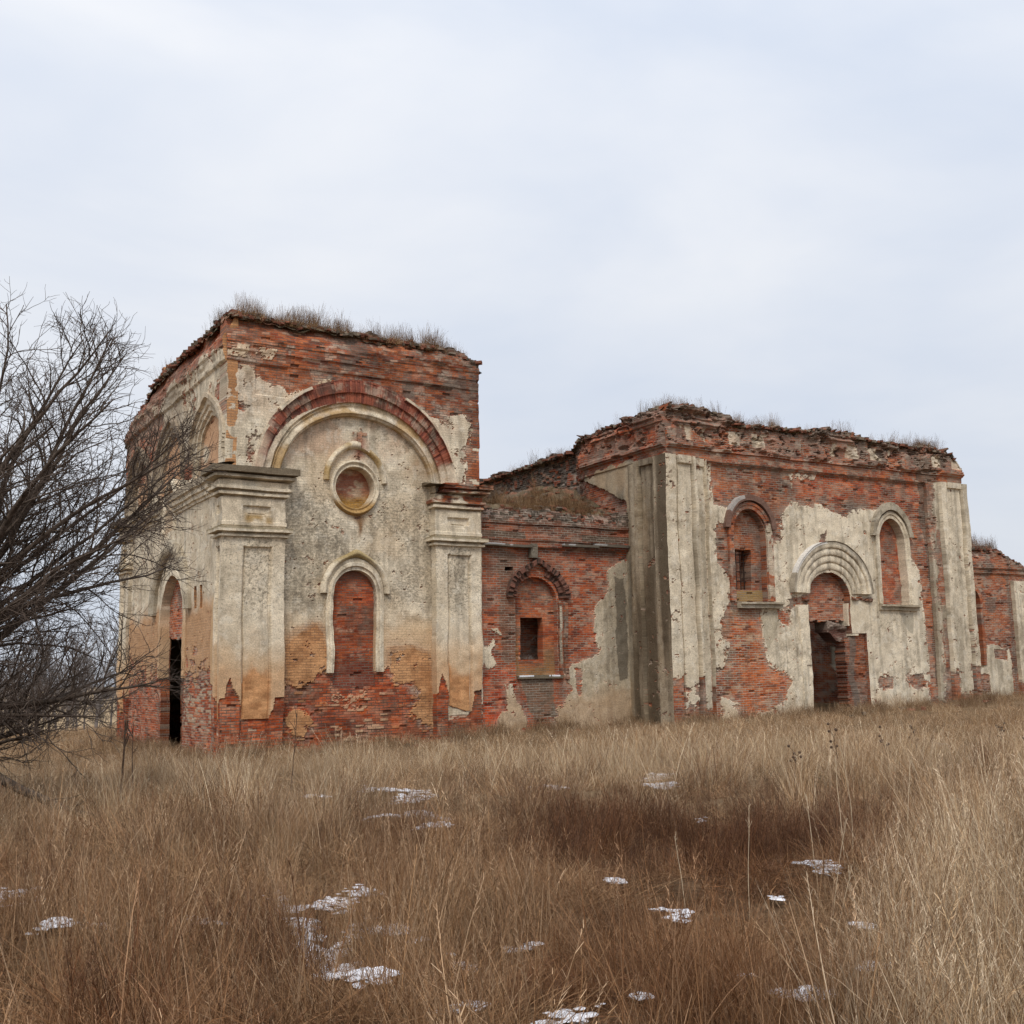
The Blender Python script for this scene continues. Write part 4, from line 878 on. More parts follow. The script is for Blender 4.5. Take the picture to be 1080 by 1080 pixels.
    for (a, b, lab) in ((5.66, 6.52, 0), (8.78, 9.9, 1)):   # impost stumps where the columns have fallen away
        U, V = grid(a, b, 4.18 + lab * .0, 4.6, .03)
        e = cc(V) > 4.2 + .25 * fb(cc(U) * 3, cc(U) * 0, 366 + lab)
        H = .12 - .2 * ss(.3, .6, fb(U * 2.5, V * 3, 367 + lab)) + relief_brick(U, V, 368, .06)
        patch("impost", HS, U, V, H, e, -.2, brick(U, V, 369, -.2) * .85, .1, .2, d)
    U, V = grid(8.66, 9.1, 3.0, 4.25, .028)
    patch("jamb", HS, U, V, -.08 + 0 * U + .06 * (U > 8.75), cc(U) > 8.66 + .08 * (cc(V) < 3.4), -.7, plaster(U, V, 370, .2, 0, .5), 1, .4, d)
    U, V = grid(5.9, 6.5, .3, 4.15, .028)
    gone = (U > 6.2) & (V < 1.9); P_ = mix(plaster(U, V, 371, .3, 0, .5), brick(U, V, 372, .2), gone * 1.0)
    edge = 6.48 - .22 * ss(.45, .75, fb(cc(U) * 0, cc(V) * 1.3, 373, 4))
    patch("jamb", HS, U, V, -.03 + .07 * (U > 6.0) - .05 * gone, cc(U) < edge, -.6, P_, 1 - gone, .4, d)
    # brick pier filling the right side of the doorway, with fallen broken head
    U, V = grid(8.30, 9.54, -.8, 3.15, .028)
    left = 8.42 + (hsh(np.floor(cc(V) / BH), np.floor(cc(V) * 0), 374) - .5) * .08
    c = brick(U, V, 375, .05) * C3(.85, .8, .8); c = mix(c, C3(.13, .115, .095)[None, None] * np.ones_like(c), (np.abs(U - 8.75 - .1 * np.sin(V * 3)) < .17) * .7)
    Mk = (cc(U) > left) & (cc(V) < 2.75 + .35 * fb(cc(U) * 2.5, cc(U) * 0, 376) + .25 * (cc(U) > 8.9))
    patch("brick_pier", HS, U, V, -.12 - .0 * U + relief_brick(U, V, 377, .05), Mk, -.62, c, 0, .3, d)
    U, V = grid(7.75, 8.95, 2.7, 3.6, .03)
    b = fb(U * 2, V * 3.5, 378, 4)
    Mk = (cc(V) < 3.6 - .25 * (cc(U) - 7.8)) & (cc(V) > 2.75 + .3 * ss(8.3, 7.8, cc(U)) + .15 * fb(cc(U) * 3, cc(U) * 0, 379))
    patch("broken_masonry", HS, U, V, -.32 + (b - .5) * .35, Mk, -.95, mix(C3(.13, .06, .045)[None, None], C3(.26, .20, .16)[None, None], ss(.45, .6, b)), .3, .2, d)

def strip(name, F, u0, u1, v0, v1, h, seed, dirt, bare_v, panel=None, wrapL=False, mixdark=0.0, parent=None, back=-.3, leftbare=0, grooves=()):
    U, V = grid(u0, u1, v0, v1, .028)
    if wrapL: U = U - h * (1 - (U - u0) / (u1 - u0))
    H = np.full_like(U, h)
    for gu in grooves: H = H - .22 * (np.abs(U - gu) < .045)
    if panel: 
        # raised fillets round a flat sunk panel
        inp = box(U, V, panel[0], panel[1], -2, panel[2], .015); H = H - .10 * inp
    e = V + (fb(U * 1.6, V * 1.2, seed, 4) - .5) * .9
    P_ = plaster(U, V, seed + 1, .4, 0, dirt)
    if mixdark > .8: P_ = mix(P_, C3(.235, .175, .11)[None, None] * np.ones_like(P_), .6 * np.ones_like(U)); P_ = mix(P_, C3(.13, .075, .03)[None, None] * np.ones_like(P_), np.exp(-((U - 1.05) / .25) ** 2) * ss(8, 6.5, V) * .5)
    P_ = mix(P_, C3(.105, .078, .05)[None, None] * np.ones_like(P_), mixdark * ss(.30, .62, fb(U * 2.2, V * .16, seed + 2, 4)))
    bare = (e < bare_v) * 1.0
    if panel: bare = bare * (1 - box(U, V, panel[0], panel[1], bare_v - 1.0, 12, .03))
    if leftbare: bare = np.maximum(bare, ss(.45, .55, fb(U * 2.2, V * .8, seed + 5, 4)) * leftbare)
    w_, halo = weather(1 - bare, U, V, seed + 6, .08); bare = 1 - w_
    col = mix(P_, mix(brick(U, V, seed + 3, .1), LIME[None, None] * np.ones_like(P_), halo), bare)
    if wrapL: pass
    Hm = H + bare * (-.03 + relief_brick(U, V, seed + 4, .03))
    if wrapL: Hm[:, 0] = h
    return patch(name, F, U, V, Hm, None, back, col, 1 - bare, .4, parent or church, noleft=wrapL)
def hall_pilasters():
    p = empty("hall_pilaster"); p.parent = church; pl(p, "double pilaster at the near corner of the hall")
    strip("shaft", HS, 0, 1.16, -.6, 9.34, .26, 401, .6, 1.5, (.32, .98, 9.05), True, .15, p, grooves=(.30, 1.0))
    strip("side_strip", HS, 1.16, 1.72, -.6, 9.30, .15, 405, .6, 1.4, (1.24, 1.62, 9.0), False, .25, p, grooves=(1.17, 1.66))
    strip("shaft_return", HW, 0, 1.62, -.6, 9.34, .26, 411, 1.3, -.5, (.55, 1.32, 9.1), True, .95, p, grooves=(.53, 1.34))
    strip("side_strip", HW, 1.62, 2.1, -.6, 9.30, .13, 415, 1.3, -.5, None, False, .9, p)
    p = empty("hall_pilaster"); p.parent = church; pl(p, "double pilaster at the far right corner of the hall")
    strip("side_strip", HS, 13.45, 14.12, -.6, 9.3, .13, 421, .9, .4, None, False, .55, p, leftbare=.9)
    strip("shaft", HS, 14.12, 15.80, -.6, 9.34, .26, 425, .6, 1.6, (14.56, 15.44, 9.1), False, .18, p, back=-.9, grooves=(14.13, 14.55, 15.46))
def hall_west():
    U, V = grid(0, 18.4, -.9, 11.6, .04, .034)
    top = topline(U, [(-.3, 11.2), (.5, 11.26), (3, 11.1), (5.5, 11.0), (5.8, 10.75), (9, 10.6), (13, 10.7), (18.5, 10.6)], 35, .18)
    H = np.where(V > 9.34, .05, 0.0); rub = ss(5.2, 5.9, U + (fb(U * .8, V * .8, 432, 4) - .5) * 1.2); H = frieze(U, V, H, 1.22, .2, 431) * (1 - rub)          # beyond here the facing has fallen
    tear = rag(U, V, [(5.6, 9.2), (5.2, 9.3), (3.8, 8.6), (2.4, 8.1), (2.3, 7.3), (4, 7), (5.8, 8)], 433, .2)
    pm = np.clip(1 - rub - tear, 0, 1) * (V + (fb(U * 1.5, V * 1.5, 444, 4) - .5) * .9 < 9.35)
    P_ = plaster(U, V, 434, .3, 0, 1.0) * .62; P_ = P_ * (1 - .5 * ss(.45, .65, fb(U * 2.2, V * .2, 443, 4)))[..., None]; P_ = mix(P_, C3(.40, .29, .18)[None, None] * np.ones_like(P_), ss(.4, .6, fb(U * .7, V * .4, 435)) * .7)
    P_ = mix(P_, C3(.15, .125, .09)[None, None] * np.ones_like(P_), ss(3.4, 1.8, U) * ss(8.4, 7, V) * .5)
    B_ = brick(U, V, 436, .4) * C3(1.05, .85, .8)
    rbl = hsh(np.floor((U + .1 * fb(U * 3, V * 3, 437)) / .2), np.floor(V / .11), 438)
    Rb = mix(C3(.055, .045, .037)[None, None], C3(.33, .28, .24)[None, None], ss(.55, 1, rbl)); Rb = mix(Rb, B_ * .7, (rbl < .22) * .8)
    B_ = mix(B_, Rb, rub * .97)
    fr = (V > 9.66) * (1 - rub); B_ = mix(B_, C3(.24, .19, .15)[None, None] * np.ones_like(B_), fr * .5 * ss(.4, .6, fb(U * 1.5, V * 1.5, 439)))
    wr = ruin_top(U, V, top, .5); B_ = mix(B_, C3(.06, .048, .038)[None, None] * np.ones_like(B_), wr * .75)
    H = H + (1 - pm) * (-.03 + relief_brick(U, V, 440, .04)) - rub * (.25 * fb(U * 1.2, V * 1.2, 441, 4) + .12 * rbl) - tear * .06
    o = patch("wall", HW, U, V, H, cc(V) < cc(top), -.8, mix(B_, P_, pm), pm, .4, church); pl(o, "west hall wall above the broken middle wing")
hall_south(); hall_pilasters(); hall_west()

# ============================================================== ALTAR BLOCK at the far right
def altar():
    U, V = grid(0, 12, -.9, 7.9, .035)
    top = topline(U, [(0, 7.3), (4.3, 7.32), (6.2, 7.22), (6.9, 6.95), (7.5, 6.65), (8.1, 6.3), (12, 6.2)], 36, .22)
    H = ss(5.98, 6.02, V) * .10 + ss(6.2, 6.24, V) * .08 - ss(6.4, 7.2, V) * .3 * fb(U * 1.5, V * 2, 451, 3)
    pm = rag(U, V, [(2, 2.6), (4.3, 2.9), (4.6, 2.2), (5.0, 2.6), (5.6, 2.65), (6.5, 2.5), (6.6, -1), (2, -1)], 452, .25)
    pm = np.where(rag(U, V, [(5.3, 2.5), (6.3, 2.5), (6.3, 2.0), (5.4, 2.1)], 453, .1) > 0, 0, pm)
    pm = np.where(rag(U, V, [(3.5, 1.2), (4.9, 1.4), (5.0, .6), (3.5, .3)], 454, .15) > 0, 0, pm)
    B_ = brick(U, V, 455, -.1); B_ = mix(B_, C3(.09, .065, .05)[None, None] * np.ones_like(B_), np.exp(-((U - 6.82) / .16) ** 2) * .7)
    wr = ruin_top(U, V, top, .5); B_ = mix(B_, C3(.09, .07, .055)[None, None] * np.ones_like(B_), wr * .6)
    P_ = plaster(U, V, 456, .4, 0, .9) * .9; P_ = mix(P_, C3(.24, .22, .15)[None, None] * np.ones_like(P_), ss(.45, .6, fb(U, V, 457)) * .6)
    H = H + (1 - pm) * (-.03 + relief_brick(U, V, 458, .04) * (1 + 2 * wr))
    M = (cc(V) < cc(top)) & ~arched(cc(U), cc(V), 3.95, .66, 4.6, .75, 1.7)
    o = patch("wall", AS, U, V, H, M, -.7, mix(B_, P_, pm), pm, .6, church); pl(o, "low brick altar wall at the far right")
    win = empty("bricked_window"); win.parent = church; pl(win, "dark bricked window half hidden behind the hall corner")
    U, V = grid(3.2, 4.7, 1.6, 5.4, .035)
    patch("infill", AS, U, V, -.4 + relief_brick(U, V, 459, .03), None, -.6, brick(U, V, 460, -.3) * .8, .05, .3, win)
    U, V, rho, TH = frame_grid(3.95, 4.6, .64, .74, .82, .95, 1.8, .03, n=8)
    patch("window_frame", AS, U, V, .04 + 0 * U, None, -.42, brick(U, V, 461, 0), .2, .4, win)
    strip("pilaster", AS, 7.0, 8.1, .4, 5.7, .16, 462, .6, .8, None, False, .15)
    U, V = grid(8.4, 9.0, -.6, 6.0, .03)
    strip("pilaster", AS, 10.6, 11.7, .4, 5.7, .16, 466, .6, .8, None, False, .15)
altar()

# ============================================================== hidden sides (plain brick) and rubble tops
def plain_wall(x0, x1, y0, y1, h, seed, nd):
    """plain ruined wall between two corners, facing nd"""
    ln = math.hypot(x1 - x0, y1 - y0); F = Face((x0, y0, 0), ((x1 - x0) / ln, (y1 - y0) / ln, 0), nd)
    U, V = grid(0, ln, -.9, h + .3, .12, .10)
    top = topline(U, [(0, h), (ln, h)], seed, .2)
    pm = (fb(U * .4, V * .4, seed, 4) > .52) * 1.0
    c = mix(brick(U, V, seed + 1, 0), plaster(U, V, seed + 2, .3, 0, 1) * .9, pm)
    o = patch("wall", F, U, V, -.03 * (1 - pm), cc(V) < cc(top), -.7, c, pm, .5, church); pl(o, "plain rear masonry wall")
plain_wall(18.45, 18.45, 33.2, 47.2, 12.2, 500, (1, 0, 0))
plain_wall(9.75, 18.4, 47.25, 47.25, 12.0, 510, (0, 1, 0))
plain_wall(18.5, 24.7, 46.6, 46.6, 7.3, 520, (0, 1, 0))
plain_wall(40.53, 40.53, 31.05, 49.3, 10.4, 530, (1, 0, 0))
plain_wall(24.8, 40.5, 49.4, 49.4, 10.7, 540, (0, 1, 0))
plain_wall(52.5, 52.5, 34.0, 46.4, 6.2, 550, (1, 0, 0))
plain_wall(40.6, 52.5, 46.4, 46.4, 6.6, 560, (0, 1, 0))

def rubble_top(name, x0, x1, y0, y1, zf, seed, label, step=.11, hole=None):
    X = np.arange(x0, x1 + step, step); Y = np.arange(y0, y1 + step, step); gx, gy = np.meshgrid(X, Y)
    z = zf(gx, gy) + (fb(gx * 1.6, gy * 1.6, seed, 4) - .5) * .35 + (hsh(np.floor(gx / .22), np.floor(gy / .22), seed + 1) - .5) * .10
    n = len(X); i = (np.arange(len(Y) - 1)[:, None] * n + np.arange(n - 1)[None]).ravel(); Q = np.stack([i, i + 1, i + n + 1, i + n], 1)
    if hole:
        cxm, cym = cc(gx).ravel(), cc(gy).ravel(); wv = (fb(cxm * .6, cym * .6, seed + 9, 3) - .5) * 2
        Q = Q[~((cxm > hole[0] + wv) & (cxm < hole[1] + wv) & (cym > hole[2] + wv) & (cym < hole[3]))]
    f = fb(gx * 1.2, gy * 1.2, seed + 2, 4); k = hsh(np.floor(gx / .22), np.floor(gy / .22), seed + 3)
    c = mix(C3(.075, .058, .040)[None, None], C3(.155, .115, .07)[None, None], f)
    c = mix(c, C3(.22, .10, .065)[None, None] * np.ones_like(c), (k > .82) * .8)
    c = mix(c, C3(.07, .075, .04)[None, None] * np.ones_like(c), ss(.5, .65, fb(gx * .8, gy * .8, seed + 4)) * .5)
    o = mesh_np(name, np.stack([gx, gy, z], -1).reshape(-1, 3), Q, attrs={'Col': ('FLOAT_COLOR', np.c_[c.reshape(-1, 3), np.ones(c.size // 3)])}, mat=M_DIRT, parent=church)
    return pl(o, label)
def z_tower(x, y):
    e = np.minimum(np.minimum(x - 9.6, 18.5 - x), np.minimum(y - 33.0, 47.3 - y))
    s = np.interp(x, [9.6, 12, 17, 18.5], [13.0, 12.92, 12.79, 12.5]); wst = np.interp(y - 33.15, [0, 2, 6, 9, 11, 14.2], [13.0, 12.95, 13.1, 13.2, 12.5, 11.6])
    base = np.minimum(s, wst)
    return base - .12 + .35 * ss(0.1, 1.4, e) - .25 * ss(0.15, 0, e)
def z_wing(x, y):
    t = (y - 33.5)
    z = 7.34 + .40 * ss(.1, 1.0, t) + .75 * ss(.8, 6, t) + .9 * ss(21.5, 24.7, x) * ss(.6, 4, t) 
    return z - .15 * ss(.15, 0, t)
def z_hall(x, y):
    e = np.minimum(np.minimum(x - 24.75, 40.5 - x), np.minimum(y - 31.0, 49.4 - y))
    b = np.minimum(np.interp(x - 24.75, [0, .4, 2.4, 3.2, 5.5, 7.9, 12.7, 14.6, 15.2, 15.6, 15.9], [11.2, 11.2, 11.15, 10.82, 10.88, 10.92, 10.8, 10.78, 10.6, 10.35, 9.9]), np.interp(y - 31, [0, 3, 5.5, 6, 18], [11.2, 11.05, 10.9, 10.6, 10.5]))
    return b - .12 + .12 * ss(.1, .7, e) - .5 * ss(1.2, 2.5, e)
def z_altar(x, y): 
    return np.interp(x - 40.5, [0, 4.3, 6.2, 6.9, 7.5, 8.1, 12], [7.2, 7.22, 7.12, 6.85, 6.55, 6.2, 6.1]) - .1 + .3 * ss(.1, 1.2, y - 34)
rubble_top("rubble_roof", 9.66, 18.5, 33.1, 47.3, z_tower, 600, "soil and rubble on the tower top")
rubble_top("rubble_roof", 18.45, 24.75, 33.45, 46.6, z_wing, 610, "collapsed vault heaped on the middle wing")
rubble_top("rubble_roof", 24.7, 40.55, 30.95, 49.4, z_hall, 620, "soil and rubble along the hall top, added sheet darkening the inside", hole=(31, 39, 38, 47))  # unseen sheet added to keep the hall dark inside; hole lets some light in
rubble_top("rubble_roof", 40.5, 52.5, 33.95, 46.4, z_altar, 630, "soil and rubble on the altar top")

def loose_bricks(name, spots, seed, label):
    r = np.random.default_rng(seed); V = []; Q = []; Cc = []
    base = np.array([[-1, -1, -1], [1, -1, -1], [1, 1, -1], [-1, 1, -1], [-1, -1, 1], [1, -1, 1], [1, 1, 1], [-1, 1, 1]], float)
    fq = np.array([[0, 3, 2, 1], [4, 5, 6, 7], [0, 1, 5, 4], [1, 2, 6, 5], [2, 3, 7, 6], [3, 0, 4, 7]])
    for (x, y, z) in spots:
        s = np.array([.13, .065, .04]) * r.uniform(.5, 1.15, 3) * r.choice([1, 1, 1.3]); a = r.uniform(0, 6.28); t = r.normal(0, .25, 2)
        p = base * s * (1 + r.normal(0, .10, (8, 3)))
        Rz = np.array([[math.cos(a), -math.sin(a), 0], [math.sin(a), math.cos(a), 0], [0, 0, 1]])
        Rx = np.array([[1, 0, 0], [0, math.cos(t[0]), -math.sin(t[0])], [0, math.sin(t[0]), math.cos(t[0])]])
        p = p @ (Rz @ Rx).T + np.array([x, y, z + .02]); Q.append(fq + len(V) * 8); V.append(p)
        c = C3(.20, .085, .055) * r.uniform(.5, 1.25) if r.random() < .55 else C3(.12, .095, .07) * r.uniform(.5, 1.8)
        Cc.append(np.tile(np.r_[c, 1], (8, 1)))
    o = mesh_np(name, np.concatenate(V), np.concatenate(Q), attrs={'Col': ('FLOAT_COLOR', np.concatenate(Cc))}, mat=M_DIRT, parent=church)
    o['kind'] = 'stuff'; return pl(o, label)
def rim(n, x0, x1, y, zf, seed, wid=.35):
    r = np.random.default_rng(seed); x = r.uniform(x0, x1, n); yy = y + np.abs(r.normal(0, wid, n)) - .05; return np.stack([x, yy, zf(x, yy) - .04 + r.uniform(0, .10, n)], 1)
def rimw(n, y0, y1, x, zf, seed, wid=.35):
    r = np.random.default_rng(seed); y = r.uniform(y0, y1, n); xx = x + np.abs(r.normal(0, wid, n)) - .05; return np.stack([xx, y, zf(xx, y) - .04 + r.uniform(0, .10, n)], 1)
loose_bricks("loose_bricks", np.concatenate([rim(260, 9.7, 18.4, 33.15, z_tower, 1), rimw(380, 33.2, 47.1, 9.7, z_tower, 2)]), 3, "loose bricks along the tower rim")
loose_bricks("loose_bricks", np.concatenate([rim(330, 18.6, 24.6, 33.5, z_wing, 4, .25), rim(200, 21.5, 24.6, 34.2, z_wing, 14, 1.5)]), 5, "loose bricks on the broken middle wing")
loose_bricks("loose_bricks", np.concatenate([rim(480, 24.8, 40.3, 31.0, z_hall, 6), rimw(460, 31.0, 49, 24.75, z_hall, 7)]), 8, "loose bricks along the hall rim")
loose_bricks("loose_bricks", rim(200, 40.6, 50, 34.0, z_altar, 9), 10, "loose bricks along the altar rim")
def dark_floor():
    pass

# ------------------------------------------------------------------ grass tufts (sources kept out of the scene, instanced below)
tuftcol = bpy.data.collections.new("tuft_sources")
STRAW = C3(.42, .31, .19); TAN = C3(.30, .198, .112); BROWN = C3(.155, .088, .05); PALE = C3(.56, .47, .345)
def tuft(name, n, rad, hmin, hmax, lean, wid, cols, head=0.0, droop=.5, seg=4, wind=(.25, .1)):
    r = np.random.default_rng(abs(hash(name)) % 1000 + n) if False else np.random.default_rng(sum(map(ord, name)) + n)
    V = []; Q = []; Cc = []; b = 0
    for k in range(n):
        a = r.uniform(0, 6.283); q = rad * math.sqrt(r.random()); p = np.array([q * math.cos(a), q * math.sin(a), -.04])
        h = r.uniform(hmin, hmax); az = r.uniform(0, 6.283); ln = abs(r.normal(0, lean))
        d = np.array([math.cos(az) * ln + wind[0] * r.random(), math.sin(az) * ln + wind[1] * r.random(), 1.0]); d /= np.linalg.norm(d)
        side = np.cross(d, [r.normal(), r.normal(), .2]); side /= np.linalg.norm(side); wd = wid * r.uniform(.55, 1.4) * (2.0 if r.random() < .10 else 1)
        c = cols[r.integers(len(cols))] * r.uniform(.7, 1.25)
        pts = []; 
        bend = np.array([math.cos(az + r.normal(0, .6)), math.sin(az + r.normal(0, .6)), -1.3]) * droop * r.random()
        for s in range(seg + 1):
            pts.append(p.copy()); d = d + bend / seg; d /= np.linalg.norm(d); p = p + d * h / seg
        for s in range(seg + 1):
            t = s / seg; ww = wd * (1 - .75 * t)
            V += [pts[s] - side * ww * .5, pts[s] + side * ww * .5]; cc_ = c * (.62 + .38 * min(1, t * 1.6)) if False else c
            Cc += [np.r_[cc_, 1]] * 2
        Q += [(b + 2 * s, b + 2 * s + 1, b + 2 * s + 3, b + 2 * s + 2) for s in range(seg)]; b += 2 * (seg + 1)
        if r.random() < head:       # feathery seed head
            top = pts[-1]; dd = pts[-1] - pts[-2]; dd /= np.linalg.norm(dd)
            for j in range(11):
                o_ = top - dd * .015 * j * (h / .7); az2 = r.uniform(0, 6.28); e = o_ + (dd * .6 + np.array([math.cos(az2), math.sin(az2), 0]) * .55) * r.uniform(.02, .045)
                sd_ = np.cross(dd, e - o_); sd_ /= (np.linalg.norm(sd_) + 1e-6); w2 = wd * .42
                V += [o_ - sd_ * w2 * .5, o_ + sd_ * w2 * .5, e + sd_ * w2 * .3, e - sd_ * w2 * .3]; Cc += [np.r_[c * 1.05, 1]] * 4
                Q.append((b, b + 1, b + 2, b + 3)); b += 4
    o = mesh_np(name, np.array(V), np.array(Q), attrs={'Col': ('FLOAT_COLOR', np.array(Cc))}, mat=M_BLADE, link=False); tuftcol.objects.link(o)
mixc = [STRAW, TAN, TAN, BROWN, PALE]
# index order is alphabetical
for k in range(3): tuft("tuft_a%d" % k, 90, .20, .22, .52, .45, .0042, mixc, 0.05, 1.0)                 # 0-2 medium
for k in range(3): tuft("tuft_b%d" % k, 120, .26, .20, .55, 1.5, .0038, [TAN, BROWN, STRAW, TAN], 0, 1.6) # 3-5 lodged tangle
for k in range(3): tuft("tuft_c%d" % k, 60, .22, .50, .95, .18, .0036, [STRAW, PALE, TAN], .55, .35)      # 6-8 tall flowering
for k in range(2): tuft("tuft_d%d" % k, 90, .26, .06, .20, 1.2, .0045, [BROWN, TAN, BROWN], 0, 1.4)       # 9-10 short thatch
for k in range(3): tuft("tuft_e%d" % k, 70, .40, .35, .75, .30, .0085, mixc, .25, .7, 3)                  # 11-13 distant, coarser
for k in range(2): tuft("tuft_f%d" % k, 40, .20, .35, .85, .12, .0060, [TAN, STRAW, BROWN], .9, .25)      # 14-15 roof grass, tall heads
for k in range(2): tuft("tuft_g%d" % k, 80, .22, .08, .30, .55, .0085, [TAN, STRAW, TAN], 0, .8, 3)       # 16-17 roof turf

for k in range(2): tuft("tuft_h%d" % k, 46, .24, .35, .72, .22, .0050, [C3(.15, .088, .052), C3(.21, .125, .07), C3(.11, .07, .045)], .8, .25)   # 18-19 dark dead weeds

def gn_group():
    g = bpy.data.node_groups.new("scatter_tufts", 'GeometryNodeTree')
    g.interface.new_socket("Geometry", in_out='INPUT', socket_type='NodeSocketGeometry'); g.interface.new_socket("Geometry", in_out='OUTPUT', socket_type='NodeSocketGeometry')
    n = g.nodes; l = g.links; i = n.new('NodeGroupInput'); o = n.new('NodeGroupOutput')
    ci = n.new('GeometryNodeCollectionInfo'); ci.inputs['Collection'].default_value = tuftcol; ci.inputs['Separate Children'].default_value = True; ci.inputs['Reset Children'].default_value = True
    iop = n.new('GeometryNodeInstanceOnPoints'); iop.inputs['Pick Instance'].default_value = True
    def na(nm, ty):
        a = n.new('GeometryNodeInputNamedAttribute'); a.data_type = ty; a.inputs['Name'].default_value = nm; return a
    e = n.new('FunctionNodeEulerToRotation'); l.new(na('rot', 'FLOAT_VECTOR').outputs['Attribute'], e.inputs[0])
    l.new(i.outputs[0], iop.inputs['Points']); l.new(ci.outputs[0], iop.inputs['Instance']); l.new(na('idx', 'INT').outputs['Attribute'], iop.inputs['Instance Index'])
    l.new(e.outputs[0], iop.inputs['Rotation']); l.new(na('scl', 'FLOAT_VECTOR').outputs['Attribute'], iop.inputs['Scale'])
    l.new(iop.outputs[0], o.inputs[0]); return g
GN = gn_group()
def scatter(name, P, idx, scl, tint, label, cat, tilt=.12, seed=0):
    r = np.random.default_rng(seed); n = len(P)
    me = bpy.data.meshes.new(name); me.vertices.add(n); me.vertices.foreach_set('co', np.ascontiguousarray(P, np.float32).ravel())
    rot = np.stack([r.normal(0, tilt, n), r.normal(0, tilt, n), r.uniform(0, 6.283, n)], 1)
    for nm, ty, arr, f in (('rot', 'FLOAT_VECTOR', rot, 'vector'), ('scl', 'FLOAT_VECTOR', scl, 'vector'), ('idx', 'INT', idx, 'value'), ('tint', 'FLOAT_COLOR', np.c_[tint, np.ones(n)], 'color')):
        a = me.attributes.new(nm, ty, 'POINT'); a.data.foreach_set(f, np.ascontiguousarray(arr, np.int32 if ty == 'INT' else np.float32).ravel())
    o = bpy.data.objects.new(name, me); sc.collection.objects.link(o)
    m = o.modifiers.new("scatter", 'NODES'); m.node_group = GN
    return prop(o, label, cat, kind='stuff')

